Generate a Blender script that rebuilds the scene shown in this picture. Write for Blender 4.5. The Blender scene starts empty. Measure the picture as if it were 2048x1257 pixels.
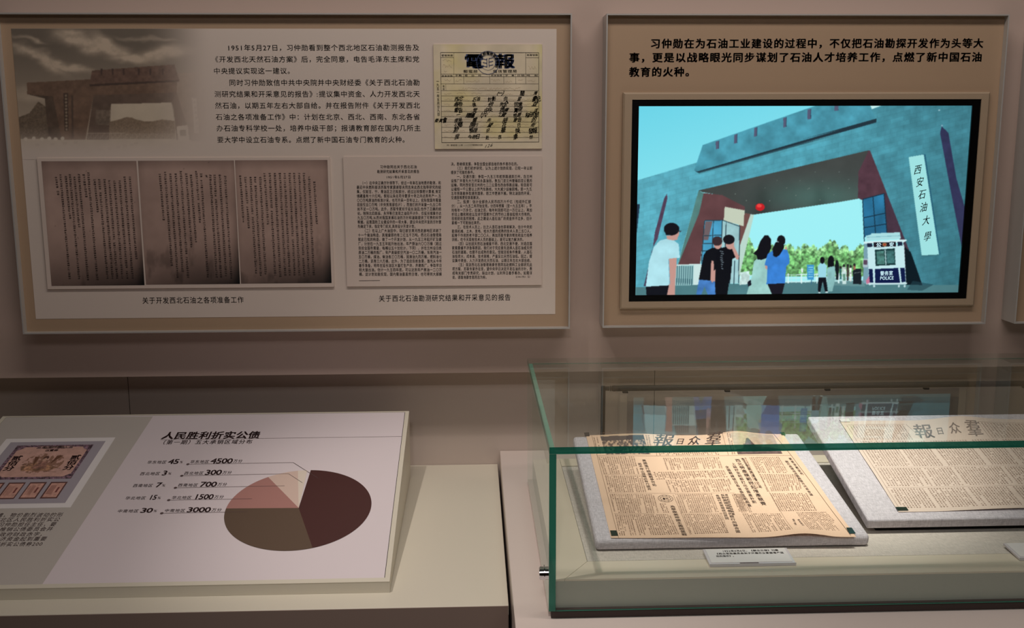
import bpy, bmesh, math, random
import numpy as np
from mathutils import Vector, Matrix

random.seed(7)
RNG = np.random.RandomState(11)
S = bpy.context.scene

# ---------------------------------------------------------------- camera
F_PX = 2057.24
IMG_W, IMG_H = 2048.0, 1257.0
CX, CY = 1024.0, 628.5 + 6.95
PITCH, YAW, ROLL = .1765, .0379, -.0029
CAM = np.array([0., -2.25, 1.5])
_cp, _sp, _cy, _sy = math.cos(PITCH), math.sin(PITCH), math.cos(YAW), math.sin(YAW)
FWD = np.array([_sy*_cp, _cy*_cp, -_sp])
_r = np.array([_cy, -_sy, 0.]); _u = np.cross(_r, FWD)
_c, _s = math.cos(ROLL), math.sin(ROLL)
RIGHT = _r*_c + _u*_s
UP = _u*_c - _r*_s
cam = bpy.data.cameras.new('camera')
cam.sensor_width = 36.0
cam.lens = F_PX/IMG_W*36.0
cam.shift_y = 6.95/IMG_W
cam.clip_start = .01
camo = bpy.data.objects.new('camera', cam)
S.collection.objects.link(camo)
m = Matrix.Identity(4)
for i in range(3):
    m[i][0], m[i][1], m[i][2], m[i][3] = RIGHT[i], UP[i], -FWD[i], CAM[i]
camo.matrix_world = m
S.camera = camo

# ---------------------------------------------------------------- world, view, lights
S.view_settings.view_transform = 'Standard'
S.view_settings.look = 'None'
S.view_settings.exposure = 0.0
S.view_settings.gamma = 1.0
S.view_settings.use_curve_mapping = False
W = bpy.data.worlds.new('room_ambient'); S.world = W
W.use_nodes = True
W.node_tree.nodes['Background'].inputs[0].default_value = (1.0, .86, .78, 1)
W.node_tree.nodes['Background'].inputs[1].default_value = .0


def aim(o, target):
    d = Vector(target) - Vector(o.location)
    o.rotation_euler = d.to_track_quat('-Z', 'Y').to_euler()


def spot(loc, target, power, angle, blend, size, col):
    l = bpy.data.lights.new('track_spot', 'SPOT'); l.energy = power
    l.spot_size = math.radians(angle); l.spot_blend = blend
    l.shadow_soft_size = size; l.color = col
    o = bpy.data.objects.new('track_spot', l); S.collection.objects.link(o)
    o.location = loc; aim(o, target); return o


def area(loc, target, power, sx, sy, col):
    l = bpy.data.lights.new('ceiling_panel_light', 'AREA'); l.energy = power
    l.shape = 'RECTANGLE'; l.size = sx; l.size_y = sy; l.color = col
    o = bpy.data.objects.new('ceiling_panel_light', l); S.collection.objects.link(o)
    o.location = loc; aim(o, target); return o


WARM = (1.0, .92, .86)
MID = (1.0, .95, .95)
spot((-.58, -1.0, 2.9), (.02, -.42, .74), 62, 34, .9, .02, WARM)      # on the sloped stand and plinth
spot((.50, -1.05, 2.9), (.62, -.36, .86), 215, 23, 1., .02, WARM)       # on the newspapers
spot((-.2, -3.4, 2.9), (.25, -.7, .55), 44, 42, 1., .06, MID)           # long throw from the room
area((.35, -1.05, 2.92), (.35, .0, 1.75), 18.5, 2.0, .25, WARM)            # wall wash
area((.2, -3.0, 2.92), (.2, -1.5, 0), 12, 3.0, .6, MID)


# ---------------------------------------------------------------- projection helpers
def ray(px, py):
    return FWD + RIGHT*(px-CX)/F_PX - UP*(py-CY)/F_PX


def to_px(X):
    d = X - CAM
    z = d @ FWD
    return CX + F_PX*(d @ RIGHT)/z, CY - F_PX*(d @ UP)/z


class Plane:
    """a flat surface in the room; measures taken on it are in metres"""
    def __init__(s, P, V, U=(1, 0, 0)):
        s.P = np.array(P, float); s.U = np.array(U, float)
        s.V = np.array(V, float)/np.linalg.norm(V); s.N = np.cross(s.U, s.V)

    def uv(s, px, py):
        d = ray(px, py)
        X = CAM + d*((s.P-CAM) @ s.N/(d @ s.N))
        return np.array([(X-s.P) @ s.U, (X-s.P) @ s.V])

    def quad(s, pts):
        return np.array([s.uv(*p) for p in pts])

    def world(s, uv, h=0.):
        uv = np.asarray(uv, float)
        h = np.asarray(h, float)
        if h.ndim == 1:
            h = h[:, None]
        return s.P + uv[:, :1]*s.U + uv[:, 1:2]*s.V + h*s.N

    def vscale(s, px, py):
        return abs(s.uv(px, py-4)[1]-s.uv(px, py+4)[1])/8

    def uscale(s, px, py):
        return abs(s.uv(px+4, py)[0]-s.uv(px-4, py)[0])/8


def wallplane(y):
    return Plane((0, y, 0), (0, 0, 1))


# ---------------------------------------------------------------- materials
def lin(c):
    c = np.asarray(c, float)/255.
    return np.where(c <= .04045, c/12.92, ((c+.055)/1.055)**2.4)


def mat(name, rgb, rough=.6, metal=0., spec=.5, noise=0., nscale=20., bump=0., bscale=200., coat=0.):
    m = bpy.data.materials.new(name); m.use_nodes = True
    nt = m.node_tree; b = nt.nodes['Principled BSDF']
    c = lin(rgb)
    b.inputs['Base Color'].default_value = (*c, 1)
    b.inputs['Roughness'].default_value = rough
    b.inputs['Metallic'].default_value = metal
    b.inputs['Specular IOR Level'].default_value = spec
    b.inputs['Coat Weight'].default_value = coat
    if noise or bump:
        tc = nt.nodes.new('ShaderNodeTexCoord')
    if noise:
        n = nt.nodes.new('ShaderNodeTexNoise'); n.inputs['Scale'].default_value = nscale
        n.inputs['Detail'].default_value = 5
        r = nt.nodes.new('ShaderNodeMapRange')
        r.inputs['To Min'].default_value = 1-noise; r.inputs['To Max'].default_value = 1+noise
        mx = nt.nodes.new('ShaderNodeVectorMath'); mx.operation = 'SCALE'
        mx.inputs[0].default_value = tuple(c)
        nt.links.new(tc.outputs['Object'], n.inputs['Vector'])
        nt.links.new(n.outputs['Fac'], r.inputs['Value'])
        nt.links.new(r.outputs['Result'], mx.inputs['Scale'])
        nt.links.new(mx.outputs['Vector'], b.inputs['Base Color'])
    if bump:
        n2 = nt.nodes.new('ShaderNodeTexNoise'); n2.inputs['Scale'].default_value = bscale
        n2.inputs['Detail'].default_value = 3
        bp = nt.nodes.new('ShaderNodeBump'); bp.inputs['Strength'].default_value = bump
        bp.inputs['Distance'].default_value = .001
        nt.links.new(tc.outputs['Object'], n2.inputs['Vector'])
        nt.links.new(n2.outputs['Fac'], bp.inputs['Height'])
        nt.links.new(bp.outputs['Normal'], b.inputs['Normal'])
    return m


def fabric(name, rgb, scale=900., contrast=.16, slub=.12):
    """woven cloth: warp and weft threads with irregular slubs"""
    m = bpy.data.materials.new(name); m.use_nodes = True
    nt = m.node_tree; b = nt.nodes['Principled BSDF']; N = nt.nodes.new; L = nt.links.new
    tc = N('ShaderNodeTexCoord')
    outs = []
    for sc in ((scale, scale*.12, scale*.12), (scale*.12, scale, scale)):
        mp = N('ShaderNodeMapping'); mp.inputs['Scale'].default_value = sc
        L(tc.outputs['Object'], mp.inputs['Vector'])
        n = N('ShaderNodeTexNoise'); n.inputs['Scale'].default_value = 1.; n.inputs['Detail'].default_value = 2
        L(mp.outputs['Vector'], n.inputs['Vector']); outs.append(n.outputs['Fac'])
    ad = N('ShaderNodeMath'); ad.operation = 'ADD'; L(outs[0], ad.inputs[0]); L(outs[1], ad.inputs[1])
    r = N('ShaderNodeMapRange'); r.inputs['From Min'].default_value = .6; r.inputs['From Max'].default_value = 1.4
    r.inputs['To Min'].default_value = 1-contrast; r.inputs['To Max'].default_value = 1+contrast
    L(ad.outputs[0], r.inputs['Value'])
    mx = N('ShaderNodeVectorMath'); mx.operation = 'SCALE'; mx.inputs[0].default_value = tuple(lin(rgb))
    L(r.outputs['Result'], mx.inputs['Scale']); L(mx.outputs['Vector'], b.inputs['Base Color'])
    bp = N('ShaderNodeBump'); bp.inputs['Strength'].default_value = .5; bp.inputs['Distance'].default_value = .0006
    L(ad.outputs[0], bp.inputs['Height']); L(bp.outputs['Normal'], b.inputs['Normal'])
    b.inputs['Roughness'].default_value = .9; b.inputs['Specular IOR Level'].default_value = .2
    return m


def glass(name, tint, r0=.06):
    """thin clear sheet: straight-through view plus Fresnel mirror (Schlick)"""
    m = bpy.data.materials.new(name); m.use_nodes = True
    nt = m.node_tree; nt.nodes.clear(); N = nt.nodes.new; L = nt.links.new
    out = N('ShaderNodeOutputMaterial'); t = N('ShaderNodeBsdfTransparent'); g = N('ShaderNodeBsdfGlossy')
    t.inputs[0].default_value = (*tint, 1); g.inputs['Roughness'].default_value = .0
    g.inputs[0].default_value = (.92, 1, .97, 1)
    lw = N('ShaderNodeLayerWeight'); lw.inputs['Blend'].default_value = .5
    p = N('ShaderNodeMath'); p.operation = 'POWER'; p.inputs[1].default_value = 5
    L(lw.outputs['Facing'], p.inputs[0])
    r = N('ShaderNodeMapRange'); r.inputs['To Min'].default_value = r0; r.inputs['To Max'].default_value = .52
    L(p.outputs[0], r.inputs['Value'])
    mx = N('ShaderNodeMixShader'); L(r.outputs['Result'], mx.inputs[0]); L(t.outputs[0], mx.inputs[1]); L(g.outputs[0], mx.inputs[2])
    L(mx.outputs[0], out.inputs['Surface'])
    return m


def edge_glass(name, rgb, trans=.25):
    m = bpy.data.materials.new(name); m.use_nodes = True
    nt = m.node_tree; nt.nodes.clear(); N = nt.nodes.new; L = nt.links.new
    out = N('ShaderNodeOutputMaterial'); t = N('ShaderNodeBsdfTransparent'); b = N('ShaderNodeBsdfPrincipled')
    t.inputs[0].default_value = (.10, .42, .34, 1)
    b.inputs['Base Color'].default_value = (*lin(rgb), 1); b.inputs['Roughness'].default_value = .12
    mx = N('ShaderNodeMixShader'); mx.inputs[0].default_value = 1-trans
    L(t.outputs[0], mx.inputs[1]); L(b.outputs[0], mx.inputs[2]); L(mx.outputs[0], out.inputs['Surface'])
    return m


def picture_mat(name, emit=0., rough=.5, grain=0., gscale=300.):
    m = bpy.data.materials.new(name); m.use_nodes = True
    nt = m.node_tree; b = nt.nodes['Principled BSDF']; N = nt.nodes.new; L = nt.links.new
    a = N('ShaderNodeAttribute'); a.attribute_name = 'Col'
    if emit:
        b.inputs['Base Color'].default_value = (.004, .004, .005, 1)
        L(a.outputs['Color'], b.inputs['Emission Color']); b.inputs['Emission Strength'].default_value = emit
    else:
        L(a.outputs['Color'], b.inputs['Base Color'])
    b.inputs['Roughness'].default_value = rough
    return m


MAT = dict(
    wall=mat('painted_wall', (184, 161, 149), .75, noise=.015, nscale=1.5, bump=.05, bscale=260),
    wall2=mat('painted_recess_panel', (190, 174, 163), .7, noise=.015, nscale=2, bump=.04, bscale=260),
    floor=mat('dark_stone_floor', (70, 62, 56), .4, noise=.1, nscale=3),
    ceil=mat('ceiling_paint', (60, 56, 54), .9),
    dimwall=mat('room_wall_paint', (120, 102, 92), .85),
    frame=mat('brushed_aluminium', (182, 177, 172), .34, metal=.15, noise=.02, nscale=60),
    backing=mat('tan_backing_board', (172, 144, 117), .6, noise=.012, nscale=3),
    sheet=mat('pale_print_film', (214, 198, 186), .5, noise=.008, nscale=3),
    plate=mat('print_plate_paper', (212, 194, 182), .5),
    ink=mat('brown_black_ink', (42, 24, 20), .6),
    ink2=mat('bold_brown_ink', (48, 26, 18), .6),
    ink3=mat('document_black_ink', (34, 24, 22), .6),
    faint=mat('faded_brown_pencil', (188, 168, 136), .7),
    blue=mat('dark_blue_stamp_ink', (56, 72, 116), .6),
    surround=mat('tan_moulding', (168, 146, 122), .5),
    bezel=mat('black_plastic_bezel', (8, 8, 9), .25),
    cream=mat('cream_lacquer', (214, 206, 188), .42, noise=.01, nscale=4),
    cabinet=mat('pale_pink_cream_lacquer', (217, 202, 193), .3, noise=.012, nscale=4),
    blockshaded=mat('shaded_block_cream', (182, 180, 168), .5),  # deck cream in shade, greyed and darkened in the colour itself
    rimdeck=mat('beige_deck_lacquer', (228, 215, 194), .25, noise=.01, nscale=4),
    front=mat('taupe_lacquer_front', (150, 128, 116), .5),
    groove=mat('dark_gap', (18, 14, 12), .8),
    strip=mat('shade_strip_and_wedge_brown', (64, 50, 46), .7),  # shade under the glass front put into the brown; also wedge supports
    signwhite=mat('lilac_white_print', (222, 210, 212), .38, noise=.006, nscale=3),
    signgrey=mat('warm_grey_print', (192, 184, 176), .38),
    signline=mat('thin_print_line', (92, 74, 72), .6),
    signink=mat('sign_brown_ink', (62, 40, 40), .55),
    pie45=mat('pie_dark_maroon', (74, 42, 40), .4),
    pie30=mat('pie_olive_brown', (96, 78, 64), .4),
    pie15=mat('pie_rose', (172, 124, 116), .4),
    pie7=mat('pie_pale_pink', (214, 188, 174), .4),
    pie3=mat('pie_cream', (224, 210, 194), .4),
    white=mat('white_card', (232, 226, 224), .45),
    lining=fabric('pale_linen_lining', (206, 196, 186), 700, .20),
    cloth=fabric('grey_woven_cloth', (206, 198, 203), 900, .30),
    papertan=mat('aged_newsprint_tan', (240, 203, 174), .85, noise=.05, nscale=9),
    papercream=mat('aged_newsprint_cream', (228, 206, 190), .85, noise=.04, nscale=9),
    newsink=mat('newsprint_ink', (114, 84, 66), .8),
    newsink3=mat('pale_newsprint_ink', (156, 130, 114), .8),
    newsink2=mat('headline_ink', (84, 64, 56), .8),
    newsgrey=mat('faded_masthead_ink', (142, 126, 118), .8),
    clipgreen=mat('dark_green_film_corner', (38, 54, 46), .12, coat=.6),
    clipgrey=mat('dark_grey_film_corner', (66, 60, 56), .2),
    lampblack=mat('dark_grey_metal', (30, 27, 25), .7, spec=.2),
    chrome=mat('polished_chrome', (210, 210, 214), .08, metal=1.),
    acrylicw=mat('frosted_acrylic', (216, 208, 212), .15),
    acrylic=glass('clear_acrylic', (.93, .92, .95), .02),
    pane=glass('clear_glass_sheet', (.955, .975, .965), .022),
    edge=edge_glass('green_glass_edge', (40, 118, 98), .2),
    edgeback=edge_glass('clear_back_edge', (110, 160, 142), .72),
    edgelit=edge_glass('lit_green_glass_edge', (120, 178, 156), .35),  # paler copy of the glass edge, light from above put into its green
    picture=picture_mat('printed_picture'),
    screen=picture_mat('backlit_screen', emit=1.0, rough=.12),
    screentext=mat('screen_dark_lettering', (14, 40, 50), .4),
    notegreen=mat('screw_brass', (150, 130, 100), .4, metal=.8),
)
MAT['booth_text'] = bpy.data.materials.new('backlit_white_lettering')
MAT['booth_text'].use_nodes = True
_b = MAT['booth_text'].node_tree.nodes['Principled BSDF']
_b.inputs['Base Color'].default_value = (0, 0, 0, 1)
_b.inputs['Emission Color'].default_value = (*lin((190, 225, 235)), 1)
_b.inputs['Emission Strength'].default_value = 1.


# ---------------------------------------------------------------- mesh builder
class MB:
    def __init__(s):
        s.V = []; s.F = []; s.M = []; s.n = 0

    def add(s, verts, faces, mi=0):
        verts = np.asarray(verts, float)
        s.V.append(verts)
        for f in faces:
            s.F.append([i+s.n for i in f]); s.M.append(mi)
        s.n += len(verts)

    def box(s, x0, x1, y0, y1, z0, z1, mi=0):
        v = [(x, y, z) for z in (z0, z1) for y in (y0, y1) for x in (x0, x1)]
        s.add(v, [(0, 2, 3, 1), (4, 5, 7, 6), (0, 1, 5, 4), (2, 6, 7, 3), (0, 4, 6, 2), (1, 3, 7, 5)], mi)

    def hexa(s, a, b, mi=0):
        """prism between two quads a and b (each four points)"""
        s.add(list(a)+list(b), [(3, 2, 1, 0), (4, 5, 6, 7), (0, 1, 5, 4), (1, 2, 6, 5), (2, 3, 7, 6), (3, 0, 4, 7)], mi)

    def plate(s, pl, q, h0, h1, mi=0):
        q = np.asarray(q)
        s.hexa(pl.world(q, h0), pl.world(q, h1), mi)

    def poly(s, pl, q, h, mi=0):
        q = np.asarray(q); s.add(pl.world(q, h), [tuple(range(len(q)))], mi)

    def line(s, pl, pts, w, h, mi=0, hf=None, step=None):
        for a, b in zip(pts[:-1], pts[1:]):
            a = np.array(a); b = np.array(b); L = np.linalg.norm(b-a)
            if L < 1e-6:
                continue
            k = 1 if not step else max(1, int(L/step))
            d = (b-a)/L; n = np.array([-d[1], d[0]])*w/2
            t = np.linspace(0, 1, k+1)[:, None]
            c = a+(b-a)*t
            q = np.empty((2*(k+1), 2)); q[0::2] = c-n; q[1::2] = c+n
            hh = h if hf is None else h+hf(q)
            s.add(pl.world(q, hh), [(2*i, 2*i+2, 2*i+3, 2*i+1) for i in range(k)], mi)

    def build(s, name, mats, parent=None, label=None, kind=None, smooth=False, bevel=0., seg=2, origin=None):
        me = bpy.data.meshes.new(name)
        v = np.concatenate(s.V)
        o0 = ORG[parent.name] if parent else np.array(origin if origin is not None else (0, 0, 0), float)
        v = v - o0
        me.from_pydata(v.tolist(), [], s.F)
        for mt in (mats if isinstance(mats, (list, tuple)) else [mats]):
            me.materials.append(MAT[mt])
        me.polygons.foreach_set('material_index', s.M)
        if smooth:
            me.polygons.foreach_set('use_smooth', [True]*len(me.polygons))
        if bevel:
            bm = bmesh.new(); bm.from_mesh(me)
            bmesh.ops.bevel(bm, geom=bm.edges[:], offset=bevel, segments=seg, affect='EDGES', profile=.5, clamp_overlap=True)
            bmesh.ops.recalc_face_normals(bm, faces=bm.faces[:]); bm.to_mesh(me); bm.free()
        me.update()
        o = bpy.data.objects.new(name, me); S.collection.objects.link(o)
        if parent:
            o.parent = parent
        else:
            o.location = o0
        ORG[o.name] = o0
        if label: o['label'] = label
        if kind: o['kind'] = kind
        return o


ORG = {}


def thing(name, label, cat, loc, group=None):
    o = bpy.data.objects.new(name, None); S.collection.objects.link(o)
    o.empty_display_size = .05
    o.location = loc; ORG[o.name] = np.array(loc, float)
    o['label'] = label; o['category'] = cat
    if group: o['group'] = group
    return o


def part(name, mats, parent, fn, **k):
    b = MB(); fn(b); return b.build(name, mats, parent, **k)


# ---------------------------------------------------------------- lettering
GLY = {}


def glyph(ch, bold=0.):
    k = (ch, bold)
    if k not in GLY and bold:
        v, f, adv = glyph(ch)
        n = len(v); sh = [(-bold, 0), (bold, 0)] if bold < .02 else [(-bold, -bold*.6), (bold, -bold*.6), (bold, bold*.6), (-bold, bold*.6)]
        GLY[k] = (np.concatenate([v+np.array(d) for d in sh]), [tuple(i+n*j for i in q) for j in range(len(sh)) for q in f], adv)
    if k not in GLY:
        c = bpy.data.curves.new('g', 'FONT'); c.body = ch; c.size = 1.; c.resolution_u = 2
        o = bpy.data.objects.new('g', c); me = bpy.data.meshes.new_from_object(o)
        v = np.array([(p.co.x, p.co.y) for p in me.vertices]) if len(me.vertices) else np.zeros((0, 2))
        f = [tuple(p.vertices) for p in me.polygons]
        adv = 1.
        if ord(ch) < 256:
            adv = .3 if ch in ' .,:;' else (float(v[:, 0].max())+.09 if len(v) else .3)
            if ch in '0123456789': adv = .56
        GLY[k] = (v, f, adv)
        bpy.data.objects.remove(o); bpy.data.meshes.remove(me); bpy.data.curves.remove(c)
    return GLY[k]


def text(b, pl, s, p0, p1, em, h=.0004, bold=0., wx=.93, mi=0, hf=None, shear=0., adv_all=None, wd=1., jit=0.):
    """one line of writing on plane pl, between two points of it, em = letter height (image px at that spot)"""
    a = pl.uv(*p0); e = pl.uv(*p1)
    adv = [glyph(c, bold)[2] if adv_all is None else adv_all for c in s]
    k = np.linalg.norm(e-a)/sum(adv)
    d = (e-a)/np.linalg.norm(e-a)
    mid = ((p0[0]+p1[0])/2, (p0[1]+p1[1])/2)
    ev = em*pl.vscale(*mid)
    up = np.array([0., 1.])
    x = 0.
    for c, ad in zip(s, adv):
        v, f, _ = glyph(c, bold)
        if len(v):
            gx = (x+ad/2)*k + (v[:, 0]-(_/2 if _ < 1 else .5))*k*(wx if _ == 1 else wd)
            gy = (v[:, 1]-.37)*ev
            q = a + gx[:, None]*d + gy[:, None]*up
            q[:, 0] += gy*shear
            if jit:
                an = random.uniform(-jit, jit); c0 = q.mean(0); dq = (q-c0)*random.uniform(1-jit, 1+jit)
                dq[:, 0] += dq[:, 1]*random.uniform(-jit, jit)*1.5
                q = c0+dq @ np.array([[math.cos(an), math.sin(an)], [-math.sin(an), math.cos(an)]])+np.array([0, ev*random.uniform(-.5, .5)*jit])
            b.add(pl.world(q, h if hf is None else h+hf(q)), f, mi)
        x += ad


def vtext(b, pl, s, p0, p1, wpx, h=.0004, bold=0., fill=.95, mi=0, hf=None):
    """one column of writing, top to bottom"""
    a = pl.uv(*p0); e = pl.uv(*p1)
    n = len(s); d = (e-a)/n
    ex = wpx*pl.uscale(*p0)
    L = np.linalg.norm(d); dd = d/L
    for i, c in enumerate(s):
        v, f, _ = glyph(c, bold)
        if not len(v): continue
        q = a + d*(i+.5) + ((v[:, 0]-.5)*ex)[:, None]*np.array([1., 0]) - ((v[:, 1]-.38)*L*fill)[:, None]*dd
        b.add(pl.world(q, h if hf is None else h+hf(q)), f, mi)


# small print too fine to read: characters made of a few strokes
PAT = []
for _i in range(48):
    r = []
    nh = random.randint(2, 4); nv = random.randint(1, 3)
    for j in range(nh):
        y = .1+.8*(j+random.uniform(.2, .8))/nh; x0 = random.uniform(.04, .3); x1 = random.uniform(.65, .96)
        r.append((x0, y-.045, x1, y+.045))
    for j in range(nv):
        x = .1+.8*(j+random.uniform(.2, .8))/nv; y0 = random.uniform(.04, .35); y1 = random.uniform(.6, .97)
        r.append((x-.05, y0, x+.05, y1))
    P = []
    for (x0, y0, x1, y1) in r:
        P += [(x0, y0), (x1, y0), (x1, y1), (x0, y1)]
    PAT.append(np.array(P))


def microcol(b, pl, a, e, w, ch, h, mi=0, hf=None, gap=.06, bold=1.):
    """column of fine print from uv a to uv e (w wide, ch the height of a character)"""
    a = np.array(a, float); e = np.array(e, float)
    L = np.linalg.norm(e-a); n = max(1, int(L/ch)); d = (e-a)/n
    for i in range(n):
        if random.random() < gap: continue
        P = PAT[random.randrange(48)]
        q = a + d*i + ((P[:, :1]-.5)*w)*np.array([1., 0]) + P[:, 1:]*d*.86
        hh = h if hf is None else h+hf(q)
        b.add(pl.world(q, hh), [(4*j, 4*j+1, 4*j+2, 4*j+3) for j in range(len(P)//4)], mi)


def bil(q, u, v):
    """point of a quad (tl,tr,br,bl)"""
    q = np.asarray(q)
    return (q[0]*(1-u)+q[1]*u)*(1-v) + (q[3]*(1-u)+q[2]*u)*v


def microblock(b, pl, q, cols, ch, h, mi=0, hf=None, gap=.05, wf=.84, ragged=.15):
    q = np.asarray(q); cols = int(cols*1.12+.5)
    for i in range(cols):
        u = (i+.5)/cols
        v1 = 1. if random.random() > ragged else random.uniform(.25, .95)
        a = bil(q, u, 0); e = bil(q, u, v1)
        w = np.linalg.norm(q[1]-q[0])/cols*wf
        microcol(b, pl, a, e, w, ch, h, mi, hf, gap)


# ---------------------------------------------------------------- painted pictures (flat prints, screens)
def inpoly(x, y, poly):
    poly = np.asarray(poly, float)
    ins = np.zeros(x.shape, bool)
    x0, y0 = poly.min(0); x1, y1 = poly.max(0)
    bb = (x >= x0) & (x <= x1) & (y >= y0) & (y <= y1)
    if not bb.any(): return ins
    xx = x[bb]; yy = y[bb]; r = np.zeros(xx.shape, bool)
    j = len(poly)-1
    for i in range(len(poly)):
        xi, yi = poly[i]; xj, yj = poly[j]
        if yi != yj:
            c = ((yi > yy) != (yj > yy)) & (xx < (xj-xi)*(yy-yi)/(yj-yi)+xi)
            r ^= c
        j = i
    ins[bb] = r
    return ins


def _hash(ix, iy, seed):
    n = (ix*374761393 + iy*668265263 + seed*982451653) & 0x7fffffff
    n = (n ^ (n >> 13))*1274126177 & 0x7fffffff
    return ((n ^ (n >> 16)) & 0xffff)/65535.


def vnoise(x, y, seed=0):
    ix = np.floor(x).astype(np.int64); iy = np.floor(y).astype(np.int64)
    fx = x-ix; fy = y-iy; fx = fx*fx*(3-2*fx); fy = fy*fy*(3-2*fy)
    a = _hash(ix, iy, seed); b_ = _hash(ix+1, iy, seed); c = _hash(ix, iy+1, seed); d = _hash(ix+1, iy+1, seed)
    return (a*(1-fx)+b_*fx)*(1-fy) + (c*(1-fx)+d*fx)*fy


def fbm(x, y, oct=5, seed=0):
    s = 0; a = .5
    for i in range(oct):
        s = s + a*vnoise(x, y, seed+i); x = x*2.03+7; y = y*2.03+3; a *= .5
    return s


class Paint:
    def __init__(s, x, y, base):
        s.x, s.y = x, y
        s.c = np.tile(np.array(base, float), x.shape+(1,))

    def fill(s, poly, col, n=0., ns=.05, seed=1, alpha=1.):
        k = inpoly(s.x, s.y, poly)
        s._put(k, col, n, ns, seed, alpha)

    def _put(s, k, col, n, ns, seed, alpha=1.):
        if not k.any(): return
        c = np.array(col, float)
        f = 1.
        if n: f = (1+n*(fbm(s.x[k]*ns, s.y[k]*ns, 4, seed)-.47)*2)[:, None]
        s.c[k] = s.c[k]*(1-alpha) + c*f*alpha

    def ell(s, cx, cy, rx, ry, col, n=0., ns=.05, seed=1, alpha=1.):
        k = ((s.x-cx)/rx)**2+((s.y-cy)/ry)**2 < 1
        s._put(k, col, n, ns, seed, alpha)

    def seg(s, p, q, w, col, alpha=1.):
        p = np.array(p, float); q = np.array(q, float); d = q-p; L = np.hypot(*d)
        nx, ny = -d[1]/L*w/2, d[0]/L*w/2
        s.fill([(p[0]+nx, p[1]+ny), (q[0]+nx, q[1]+ny), (q[0]-nx, q[1]-ny), (p[0]-nx, p[1]-ny)], col, alpha=alpha)


def picture(name, pl, quad, nx, ny, fn, parent, material, h=0., label=None, blur=1, hf=None):
    q = np.asarray(quad, float)
    U, Vv = np.meshgrid(np.linspace(0, 1, nx+1), np.linspace(0, 1, ny+1))
    U = U.ravel()[:, None]; Vv = Vv.ravel()[:, None]
    P = (q[0]*(1-U)+q[1]*U)*(1-Vv) + (q[3]*(1-U)+q[2]*U)*Vv
    Wd = pl.world(P, h if hf is None else h+hf(P))
    x, y = to_px(pl.world(P, h))
    c = fn(x.reshape(ny+1, nx+1), y.reshape(ny+1, nx+1))
    for _ in range(blur):
        p = np.pad(c, ((1, 1), (1, 1), (0, 0)), 'edge')
        c = (p[1:-1, 1:-1]*4 + p[:-2, 1:-1]*2 + p[2:, 1:-1]*2 + p[1:-1, :-2]*2 + p[1:-1, 2:]*2 + p[:-2, :-2]+p[2:, 2:]+p[:-2, 2:]+p[2:, :-2])/16
    c = lin(np.clip(c, 0, 255)).reshape(-1, 3)
    me = bpy.data.meshes.new(name)
    Wd = Wd - ORG[parent.name]
    nv = (nx+1)*(ny+1)
    me.vertices.add(nv); me.vertices.foreach_set('co', Wd.ravel())
    i = (np.arange(ny)[:, None]*(nx+1)+np.arange(nx)[None]).ravel()
    f = np.stack([i+nx+1, i+nx+2, i+1, i], 1).astype(np.int32)
    nf = len(f)
    me.loops.add(nf*4); me.loops.foreach_set('vertex_index', f.ravel())
    me.polygons.add(nf); me.polygons.foreach_set('loop_start', np.arange(0, nf*4, 4, dtype=np.int32))
    me.update(calc_edges=True)
    a = me.color_attributes.new('Col', 'FLOAT_COLOR', 'POINT')
    a.data.foreach_set('color', np.concatenate([c, np.ones((nv, 1))], 1).astype(np.float32).ravel())
    me.materials.append(MAT[material])
    o = bpy.data.objects.new(name, me); S.collection.objects.link(o)
    o.parent = parent; ORG[o.name] = ORG[parent.name]
    if label: o['label'] = label
    return o


# ================================================================ ROOM
REC = .0872         # depth of the recess behind the plinths
UZ = .9733          # underside of the projecting upper wall


def structure(name, m_, fn):
    b = MB(); fn(b); o = b.build(name, m_); o['kind'] = 'structure'; return o


structure('wall_back', 'wall', lambda b: b.box(-4, 5, 0, REC+.15, UZ, 3.0))
wr = structure('wall_recess', 'groove', lambda b: b.box(-4, 5, REC+.012, REC+.15, 0, UZ-.001))
seam = Plane((0, REC, 0), (0, 0, 1)).uv(258, 795)[0]
xs = [seam+1.22*k for k in range(-3, 5)]
for a_, b_ in zip(xs[:-1], xs[1:]):
    part('wall_panel', 'wall2', wr, lambda b: b.box(max(a_, -3.99)+.0008, b_-.0008, REC, REC+.0118, .001, UZ-.002))
structure('floor', 'floor', lambda b: b.box(-4, 5, -5, REC+.15, -.05, 0))
structure('ceiling', 'ceil', lambda b: b.box(-4, 5, -5, REC+.15, 3.0, 3.05))
structure('wall_left', 'dimwall', lambda b: b.box(-4.1, -4, -5, REC+.15, 0, 3.0))
structure('wall_right', 'dimwall', lambda b: b.box(5, 5.1, -5, REC+.15, 0, 3.0))
structure('wall_front', 'dimwall', lambda b: b.box(-4, 5, -5.1, -5, 0, 3.0))

FD = .058           # how far the framed boards stand off the wall
BK = .043           # face of their backing boards


def frame_board(label, x0, x1, z0, z1, cat='display board', group=None):
    t = thing('framed_board', label, cat, (x0, 0, z0), group)

    def fr(b):
        w = .0028
        for (a, c, d, e) in ((x0, x1, z1-w, z1), (x0, x1, z0, z0+w), (x0, x0+w, z0+w, z1-w), (x1-w, x1, z0+w, z1-w)):
            b.box(a, c, -FD, -.0002, d, e)
    part('frame', 'frame', t, fr)
    part('backing_panel', 'backing', t, lambda b: b.box(x0+.0028, x1-.0028, -BK, -.0003, z0+.0028, z1-.0028))
    return t


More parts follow.
